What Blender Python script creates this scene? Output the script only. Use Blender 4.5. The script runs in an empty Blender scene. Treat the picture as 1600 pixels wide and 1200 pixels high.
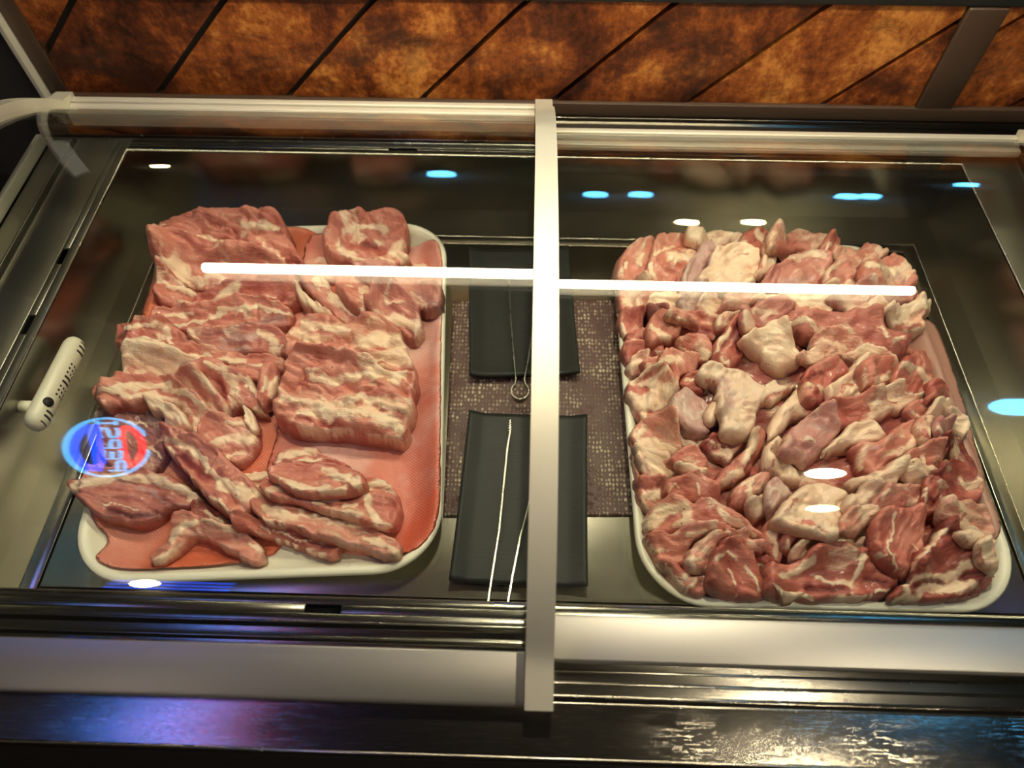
import bpy, bmesh, math, random
import numpy as np
from mathutils import Vector, Matrix
from mathutils.geometry import delaunay_2d_cdt
random.seed(7)
RNG = np.random.RandomState(11)
SC = bpy.context.scene
COL = SC.collection
# ------------------------------------------------------------------ camera model (metres; z = 0 is the chilled floor plate)
F = 1109.0
def nrm(v): return v / np.linalg.norm(v)
_X = nrm(np.array([1, .0227, -.0177])); _Y = np.array([52, -1700, 1109.]); _Y = nrm(_Y - _X * (_Y @ _X)); _Z = np.cross(_X, _Y)
M = np.array([_X, _Y, _Z]); CAM = np.array([0, 0, .75])
def ray(px, py): return M @ nrm(np.array([px - 800., py - 600., F]))
def at(px, py, z):
    r = ray(px, py); return CAM + r * ((z - CAM[2]) / r[2])
def atx(px, py, x):
    r = ray(px, py); return CAM + r * ((x - CAM[0]) / r[0])
def proj(P):
    c = (np.asarray(P, float) - CAM) @ M
    return 800 + F * c[..., 0] / c[..., 2], 600 + F * c[..., 1] / c[..., 2]
# ------------------------------------------------------------------ object helpers
def tag(o, label=None, cat=None, group=None, kind=None):
    if label: o['label'] = label
    if cat: o['category'] = cat
    if group: o['group'] = group
    if kind: o['kind'] = kind
    return o
def empty(name, loc, label, cat, group=None):
    o = bpy.data.objects.new(name, None); COL.objects.link(o); o.location = loc; o.empty_display_size = .02
    return tag(o, label, cat, group)
def link(name, me, mat, parent=None, loc=None, rotz=0.):
    o = bpy.data.objects.new(name, me); COL.objects.link(o)
    if mat is not None: me.materials.append(mat)
    if parent is not None:
        o.parent = parent
        if loc is None: o.location = Vector((0, 0, 0)) - Vector(parent.location)   # meshes are written in world metres
    if loc is not None: o.location = loc
    o.rotation_euler.z = rotz
    return o
class MB:
    """collects boxes, tubes and strips into ONE mesh"""
    def __init__(s): s.v = []; s.f = []; s.sm = []
    def add(s, vs, fs, smooth=False):
        b = len(s.v); s.v += [tuple(map(float, p)) for p in vs]; s.f += [tuple(b + i for i in f) for f in fs]; s.sm += [smooth] * len(fs); return s
    def box(s, x0, x1, y0, y1, z0, z1):
        return s.add([(x, y, z) for x in (x0, x1) for y in (y0, y1) for z in (z0, z1)],
                     [(0, 1, 3, 2), (4, 6, 7, 5), (0, 4, 5, 1), (2, 3, 7, 6), (0, 2, 6, 4), (1, 5, 7, 3)])
    def prism_x(s, prof, x0, x1):          # closed (y, z) profile pushed along x
        n = len(prof)
        vs = [(x0, y, z) for y, z in prof] + [(x1, y, z) for y, z in prof]
        return s.add(vs, [(i, (i + 1) % n, n + (i + 1) % n, n + i) for i in range(n)] + [tuple(range(n))[::-1], tuple(range(n, 2 * n))])
    def prism_y(s, prof, y0, y1):
        n = len(prof)
        vs = [(x, y0, z) for x, z in prof] + [(x, y1, z) for x, z in prof]
        return s.add(vs, [(i, (i + 1) % n, n + (i + 1) % n, n + i) for i in range(n)] + [tuple(range(n))[::-1], tuple(range(n, 2 * n))])
    def tube(s, pts, r, n=10, closed=False, cap=True):
        pts = [np.array(p, float) for p in pts]; m = len(pts); rings = []
        ref = np.array([.123, .456, .881]); prev = None
        for i in range(m):
            a = pts[i - 1] if (closed or i > 0) else pts[i]; b = pts[(i + 1) % m] if (closed or i < m - 1) else pts[i]
            t = nrm(b - a)
            u = np.cross(t, ref if prev is None else np.cross(prev, t)); u = nrm(u) if np.linalg.norm(u) > 1e-9 else np.array([1., 0, 0])
            w = np.cross(t, u); prev = u
            rr = r[i] if hasattr(r, '__len__') else r
            rings.append([pts[i] + rr * (math.cos(2 * math.pi * k / n) * u + math.sin(2 * math.pi * k / n) * w) for k in range(n)])
        vs = [p for R in rings for p in R]; fs = []
        for i in range(m if closed else m - 1):
            j = (i + 1) % m
            off = 0
            if closed and j == 0:
                d = [np.linalg.norm(rings[i][0] - rings[0][k]) for k in range(n)]; off = int(np.argmin(d))
            for k in range(n): fs.append((i * n + k, i * n + (k + 1) % n, j * n + (k + 1 + off) % n, j * n + (k + off) % n))
        if not closed and cap: fs += [tuple(range(n))[::-1], tuple((m - 1) * n + k for k in range(n))]
        return s.add(vs, fs, True)
    def strip(s, pts, hw, hh):             # rectangular bar along a path, hh = half height in z
        pts = [np.array(p, float) for p in pts]; vs = []; fs = []
        for i, p in enumerate(pts):
            a = pts[max(0, i - 1)]; b = pts[min(len(pts) - 1, i + 1)]; t = nrm((b - a) * np.array([1, 1, 0])); sd = np.array([-t[1], t[0], 0])
            vs += [p + sd * hw + (0, 0, hh), p - sd * hw + (0, 0, hh), p - sd * hw - (0, 0, hh), p + sd * hw - (0, 0, hh)]
        for i in range(len(pts) - 1):
            for k in range(4): fs.append((4 * i + k, 4 * i + (k + 1) % 4, 4 * i + 4 + (k + 1) % 4, 4 * i + 4 + k))
        fs += [(3, 2, 1, 0), tuple(4 * (len(pts) - 1) + k for k in range(4))]
        return s.add(vs, fs)
    def disc(s, c, r, h, n=32):            # short upright cylinder from z = c.z to c.z + h
        vs = [(c[0] + r * math.cos(2 * math.pi * k / n), c[1] + r * math.sin(2 * math.pi * k / n), c[2] + z) for z in (0, h) for k in range(n)]
        return s.add(vs, [tuple(range(n))[::-1], tuple(range(n, 2 * n))] + [(k, (k + 1) % n, n + (k + 1) % n, n + k) for k in range(n)])
    def mesh(s, name, bevel=0., seg=2):
        me = bpy.data.meshes.new(name); me.from_pydata(s.v, [], s.f); me.update()
        bm = bmesh.new(); bm.from_mesh(me); bmesh.ops.recalc_face_normals(bm, faces=bm.faces)
        for f, k in zip(bm.faces, s.sm): f.smooth = k
        if bevel > 0:
            es = [e for e in bm.edges if len(e.link_faces) == 2 and e.calc_face_angle(0) > .6]
            bmesh.ops.bevel(bm, geom=es, offset=bevel, segments=seg, affect='EDGES', profile=.5, clamp_overlap=True)
            for f in bm.faces: f.smooth = True
        bm.to_mesh(me); bm.free(); me.update()
        return me
    def build(s, name, mat, parent=None, bevel=0., seg=2): return link(name, s.mesh(name, bevel, seg), mat, parent)
# ------------------------------------------------------------------ materials
def newmat(name):
    m = bpy.data.materials.new(name); m.use_nodes = True; nt = m.node_tree
    return m, nt, nt.nodes['Principled BSDF'], nt.nodes['Material Output']
def N(nt, t, **kw):
    n = nt.nodes.new(t)
    for k, v in kw.items():
        if k in n.inputs: n.inputs[k].default_value = v
        else: setattr(n, k, v)
    return n
def L(nt, a, b): nt.links.new(a, b)
def rgb(r, g, b): return (r, g, b, 1)
def ramp(nt, fac, stops):
    n = nt.nodes.new('ShaderNodeValToRGB'); e = n.color_ramp.elements
    while len(e) < len(stops): e.new(.5)
    for q, (p, c) in zip(e, stops): q.position = p; q.color = c
    L(nt, fac, n.inputs[0]); return n.outputs[0]
def mixc(nt, fac, a, b, blend='MIX'):
    n = nt.nodes.new('ShaderNodeMix'); n.data_type = 'RGBA'; n.blend_type = blend
    for s, v in ((0, fac), (6, a), (7, b)):
        if isinstance(v, (int, float, tuple)): n.inputs[s].default_value = v
        else: L(nt, v, n.inputs[s])
    return n.outputs[2]
def mth(nt, op, a, b=0., c=None, clamp=False):
    n = nt.nodes.new('ShaderNodeMath'); n.operation = op; n.use_clamp = clamp
    for i, v in enumerate((a, b) if c is None else (a, b, c)):
        if isinstance(v, (int, float)): n.inputs[i].default_value = v
        else: L(nt, v, n.inputs[i])
    return n.outputs[0]
def coords(nt, scale=(1, 1, 1), rot=(0, 0, 0)):
    tc = nt.nodes.new('ShaderNodeTexCoord'); mp = nt.nodes.new('ShaderNodeMapping')
    mp.inputs['Scale'].default_value = scale; mp.inputs['Rotation'].default_value = rot
    L(nt, tc.outputs['Object'], mp.inputs[0]); return mp.outputs[0]
def noise(nt, vec, scale, detail=3., rough=.55, dist=0.):
    n = N(nt, 'ShaderNodeTexNoise', Scale=scale, Detail=detail, Roughness=rough, Distortion=dist); L(nt, vec, n.inputs['Vector']); return n.outputs[0]
def bump(nt, h, strength, dist, bsdf):
    b = N(nt, 'ShaderNodeBump', Strength=strength, Distance=dist); L(nt, h, b.inputs['Height']); L(nt, b.outputs[0], bsdf.inputs['Normal']); return b
def plain(name, col, rough=.5, metal=0., **kw):
    m, nt, b, o = newmat(name); b.inputs['Base Color'].default_value = rgb(*col); b.inputs['Roughness'].default_value = rough; b.inputs['Metallic'].default_value = metal
    v = noise(nt, coords(nt), 60., 3.); L(nt, mth(nt, 'MULTIPLY_ADD', v, .16, rough - .08), b.inputs['Roughness'])
    for k, q in kw.items(): b.inputs[k].default_value = q
    return m
def glow(name, col, strength):
    m, nt, b, o = newmat(name); b.inputs['Base Color'].default_value = rgb(*[min(1, c) * .6 for c in col]); b.inputs['Emission Color'].default_value = rgb(*col); b.inputs['Emission Strength'].default_value = strength
    return m
def steel(name, col, rough, stretch, scratch=0., wear=.25, metal=1.):
    """brushed metal: fine lines along one axis, cloudy roughness, a few scratches"""
    m, nt, b, o = newmat(name); b.inputs['Metallic'].default_value = metal
    v = coords(nt, stretch); br = noise(nt, v, 90., 4., .6); cl = noise(nt, coords(nt), 9., 4., .6)
    c = mixc(nt, mth(nt, 'MULTIPLY', br, .5 if stretch != (1, 1, 1) else .0), rgb(*col), rgb(*[q * .72 for q in col]))
    L(nt, c, b.inputs['Base Color'])
    r = mth(nt, 'ADD', mth(nt, 'MULTIPLY_ADD', cl, wear, rough - wear * .5), mth(nt, 'MULTIPLY', br, .08 if stretch != (1, 1, 1) else .0))
    L(nt, r, b.inputs['Roughness'])
    h = br
    if scratch > 0:
        hs = None
        for a in (.35, -.6, 1.1, -1.2):
            s = noise(nt, coords(nt, (22, 700, 60), (0, 0, a)), 1.5, 3., .55)
            s = mth(nt, 'GREATER_THAN', s, .655); hs = s if hs is None else mth(nt, 'MAXIMUM', hs, s)
        h = mth(nt, 'SUBTRACT', br, mth(nt, 'MULTIPLY', hs, scratch))
        L(nt, mixc(nt, mth(nt, 'MULTIPLY', hs, .35), c, rgb(.70, .66, .56)), b.inputs['Base Color'])
    if name != 'cloudy_steel_floor': bump(nt, h, .12, .0004, b)
    return m
def M_glass():
    m, nt, b, o = newmat('lid_glass'); nt.nodes.remove(b)
    lw = N(nt, 'ShaderNodeLayerWeight', Blend=.5); f = mth(nt, 'MULTIPLY_ADD', mth(nt, 'POWER', lw.outputs['Facing'], 5.), .95, .05)
    sm = noise(nt, coords(nt, (1, .4, 1)), 5., 3.)
    tr = N(nt, 'ShaderNodeBsdfTransparent'); tr.inputs[0].default_value = (.965, .985, .97, 1)
    gl = N(nt, 'ShaderNodeBsdfGlossy'); gl.inputs[0].default_value = (1, 1, 1, 1); L(nt, mth(nt, 'MULTIPLY_ADD', sm, .012, .004), gl.inputs['Roughness'])
    mx = nt.nodes.new('ShaderNodeMixShader'); L(nt, f, mx.inputs[0]); L(nt, tr.outputs[0], mx.inputs[1]); L(nt, gl.outputs[0], mx.inputs[2]); L(nt, mx.outputs[0], o.inputs[0])
    return m
def M_pork():
    m, nt, b, o = newmat('raw_pork')
    at_ = N(nt, 'ShaderNodeAttribute', attribute_name='mk'); sp = nt.nodes.new('ShaderNodeSeparateColor'); L(nt, at_.outputs['Color'], sp.inputs[0])
    fat, tone, sil = sp.outputs[0], sp.outputs[1], sp.outputs[2]
    v = coords(nt); vs = coords(nt, (1., 3.2, 2.2))
    n1 = noise(nt, v, 130., 5., .6, .4); n2 = noise(nt, vs, 95., 5., .62, .5); n3 = noise(nt, v, 38., 4., .55, .3)
    # marbling: thin pale veins inside the lean
    vein = N(nt, 'ShaderNodeTexNoise', Scale=46., Detail=4., Roughness=.55, Distortion=1.2); L(nt, vs, vein.inputs['Vector'])
    vn = mth(nt, 'ABSOLUTE', mth(nt, 'SUBTRACT', vein.outputs[0], .5)); vn = mth(nt, 'SUBTRACT', .045, vn); vn = mth(nt, 'MULTIPLY', vn, 14., clamp=True)
    n4 = noise(nt, coords(nt, (1., 2.2, 1.6)), 62., 5., .62, 1.0)
    f = mth(nt, 'ADD', fat, mth(nt, 'MULTIPLY_ADD', n1, .50, -.25)); f = mth(nt, 'ADD', f, mth(nt, 'MULTIPLY_ADD', n2, .55, -.275))
    f = mth(nt, 'ADD', f, mth(nt, 'MULTIPLY_ADD', n4, .62, -.29)); f = mth(nt, 'ADD', f, mth(nt, 'MULTIPLY', vn, .16))
    mr = N(nt, 'ShaderNodeMapRange', interpolation_type='SMOOTHSTEP'); mr.inputs[1].default_value = .20; mr.inputs[2].default_value = .80; L(nt, f, mr.inputs[0]); f = mr.outputs[0]
    t = mth(nt, 'ADD', tone, mth(nt, 'MULTIPLY_ADD', n2, .5, -.25)); t = mth(nt, 'ADD', t, mth(nt, 'MULTIPLY_ADD', n3, .5, -.25), clamp=True)
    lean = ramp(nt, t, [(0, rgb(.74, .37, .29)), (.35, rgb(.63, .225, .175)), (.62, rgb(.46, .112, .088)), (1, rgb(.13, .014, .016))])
    fc = ramp(nt, n3, [(.25, rgb(.82, .52, .385)), (.5, rgb(.87, .635, .475)), (.75, rgb(.89, .72, .55))])
    c = mixc(nt, f, lean, fc)
    c = mixc(nt, mth(nt, 'MULTIPLY', sil, mth(nt, 'MULTIPLY_ADD', n1, .5, .5)), c, rgb(.52, .37, .37))
    vo = N(nt, 'ShaderNodeTexVoronoi', Scale=85.); L(nt, v, vo.inputs['Vector']); sc_ = nt.nodes.new('ShaderNodeSeparateColor'); L(nt, vo.outputs['Color'], sc_.inputs[0])
    pep = mth(nt, 'MULTIPLY', mth(nt, 'LESS_THAN', vo.outputs['Distance'], .085), mth(nt, 'GREATER_THAN', sc_.outputs[0], .86))
    c = mixc(nt, mth(nt, 'MULTIPLY', pep, .85), c, rgb(.03, .02, .02))
    L(nt, c, b.inputs['Base Color'])
    L(nt, mth(nt, 'MULTIPLY_ADD', n1, .3, .24), b.inputs['Roughness'])
    b.inputs['Subsurface Weight'].default_value = .12; b.inputs['Subsurface Radius'].default_value = (1, .35, .25); b.inputs['Subsurface Scale'].default_value = .0025
    b.inputs['Coat Weight'].default_value = .25; b.inputs['Coat Roughness'].default_value = .16
    h = mth(nt, 'ADD', mth(nt, 'MULTIPLY', n2, .8), mth(nt, 'MULTIPLY', n1, .6)); h = mth(nt, 'ADD', h, mth(nt, 'MULTIPLY', f, .25))
    bump(nt, h, .8, .0026, b)
    return m
def M_pad(pink=False):
    m, nt, b, o = newmat('pink_soaked_pad' if pink else 'blood_soaked_pad'); v = coords(nt)
    n = noise(nt, v, 6., 4., .6, .5); n2 = noise(nt, v, 60., 3.)
    L(nt, ramp(nt, mth(nt, 'MULTIPLY_ADD', n2, .12, mth(nt, 'SUBTRACT', n, .06)), [(.36, rgb(.62, .12, .07)), (.46, rgb(.66, .20, .15)), (.56, rgb(.72, .35, .31)), (.70, rgb(.80, .54, .50))] if pink else [(.30, rgb(.62, .11, .045)), (.48, rgb(.62, .15, .08)), (.60, rgb(.66, .24, .18)), (.8, rgb(.68, .36, .31))]), b.inputs['Base Color'])
    b.inputs['Roughness'].default_value = .32
    ck = N(nt, 'ShaderNodeTexWave', Scale=120., Distortion=.6); L(nt, coords(nt, (1, 1, 1), (0, 0, .8)), ck.inputs['Vector'])
    ck2 = N(nt, 'ShaderNodeTexWave', Scale=120., Distortion=.6); L(nt, coords(nt, (1, 1, 1), (0, 0, -.75)), ck2.inputs['Vector'])
    bump(nt, mth(nt, 'MULTIPLY', ck.outputs[1], ck2.outputs[1]), .35, .0012, b)
    return m
def M_mat():
    m, nt, b, o = newmat('knitted_liner'); v = coords(nt)
    vo = N(nt, 'ShaderNodeTexVoronoi', Scale=1.); L(nt, coords(nt, (230, 165, 200)), vo.inputs['Vector']); vo.inputs['Randomness'].default_value = .35
    d = mth(nt, 'SUBTRACT', .56, vo.outputs[0]); d = mth(nt, 'MULTIPLY', d, 3.2, clamp=True)
    g = noise(nt, v, 22., 4., .6)
    w = mth(nt, 'MULTIPLY', d, mth(nt, 'MULTIPLY_ADD', g, 3.2, -1.15, clamp=True))
    L(nt, mixc(nt, w, rgb(.085, .035, .032), rgb(.80, .70, .52)), b.inputs['Base Color']); b.inputs['Roughness'].default_value = .55
    bump(nt, d, .8, .0015, b); return m
def M_wood():
    m, nt, b, o = newmat('worn_stained_boards')
    v = coords(nt, (1, 1, 1), (0, math.radians(0), 0)); g = coords(nt, (3, 1, 3), (0, math.radians(-45), 0))
    big = noise(nt, v, 9., 6., .65, .4); gr = noise(nt, coords(nt, (40, 1, 5), (0, math.radians(45), 0)), 3., 6., .65, .6); fine = noise(nt, v, 80., 6., .75)
    at_ = N(nt, 'ShaderNodeAttribute', attribute_name='plank')
    t = mth(nt, 'ADD', mth(nt, 'MULTIPLY', big, .80), mth(nt, 'MULTIPLY', gr, .12)); t = mth(nt, 'ADD', t, mth(nt, 'MULTIPLY_ADD', fine, .40, -.09)); t = mth(nt, 'ADD', t, mth(nt, 'MULTIPLY_ADD', at_.outputs['Fac'], .16, -.10))
    c = ramp(nt, t, [(.36, rgb(.020, .005, .002)), (.48, rgb(.105, .024, .006)), (.58, rgb(.27, .075, .014)), (.70, rgb(.60, .25, .055))])
    st = noise(nt, coords(nt, (1, 1, 2.)), 8., 5., .65, .7); st = mth(nt, 'MULTIPLY_ADD', st, 6., -3.1, clamp=True)
    c = mixc(nt, mth(nt, 'MULTIPLY', st, .85), c, rgb(.03, .012, .008))
    L(nt, c, b.inputs['Base Color']); L(nt, mth(nt, 'MULTIPLY_ADD', fine, .3, .3), b.inputs['Roughness'])
    b.inputs['Specular IOR Level'].default_value = .25; bump(nt, mth(nt, 'ADD', fine, gr), .3, .002, b); return m
def M_plate():
    m, nt, b, o = newmat('black_ribbed_melamine'); v = coords(nt, (1, 14, 1))
    w = noise(nt, v, 40., 4., .6); L(nt, mixc(nt, w, rgb(.008, .009, .009), rgb(.026, .027, .024)), b.inputs['Base Color'])
    L(nt, mth(nt, 'MULTIPLY_ADD', w, .25, .32), b.inputs['Roughness']); b.inputs['Specular IOR Level'].default_value = .22; bump(nt, w, .35, .001, b); return m
STEEL = steel('brushed_steel', (.30, .285, .25), .15, (1, 30, 30), 0., .08); STEEL_Y = steel('brushed_steel_sides', (.33, .31, .27), .20, (30, 1, 30), 0., .08)
STEEL_T = steel('scratched_steel_counter', (.32, .30, .265), .10, (1, 40, 40), .45, .06); FLOOR_S = steel('cloudy_steel_floor', (.47, .445, .36), .23, (1, 1, 1), 0., .14)
ALU = steel('satin_aluminium', (.76, .73, .63), .46, (1, 60, 60), 0., .1, .62); ALU_Y = steel('satin_aluminium_bars', (.66, .63, .52), .46, (60, 1, 1), 0., .1, .6)
ALU_F = steel('satin_aluminium_front', (.50, .485, .45), .40, (1, 60, 60), 0., .08, .88); STEEL_F = steel('dull_steel_flange', (.42, .40, .35), .33, (30, 1, 30), 0., .1)
GLASS = M_glass(); PORK = M_pork(); PAD = M_pad(); PAD_PINK = M_pad(True); PAD_DULL = plain('dull_stained_pad', (.40, .20, .16), .4); LINER = M_mat(); WOOD = M_wood(); PLATE = M_plate()
WHITE = plain('cream_melamine', (.80, .76, .64), .3); PLASTIC = plain('ivory_plastic', (.70, .66, .52), .3); DARK = plain('dark_gap', (.008, .008, .008), .6)
BEAD = plain('polished_steel_edge', (.62, .59, .50), .25, 1.)
BLACKP = plain('dark_panel', (.03, .026, .024), .5); BROWN = plain('dark_brown_ledge', (.040, .020, .010), .55); WIRE = plain('tongs_steel', (.26, .25, .22), .28, 1.)
ROOMW = plain('dim_room_paint', (.05, .042, .036), .7); ROOMC = plain('dim_ceiling_paint', (.07, .062, .055), .8); ROOMF = plain('dark_floor_tile', (.035, .03, .028), .5)
GREY = plain('grey_gasket', (.12, .12, .115), .5)
EXPOSURE = 0.42
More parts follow.
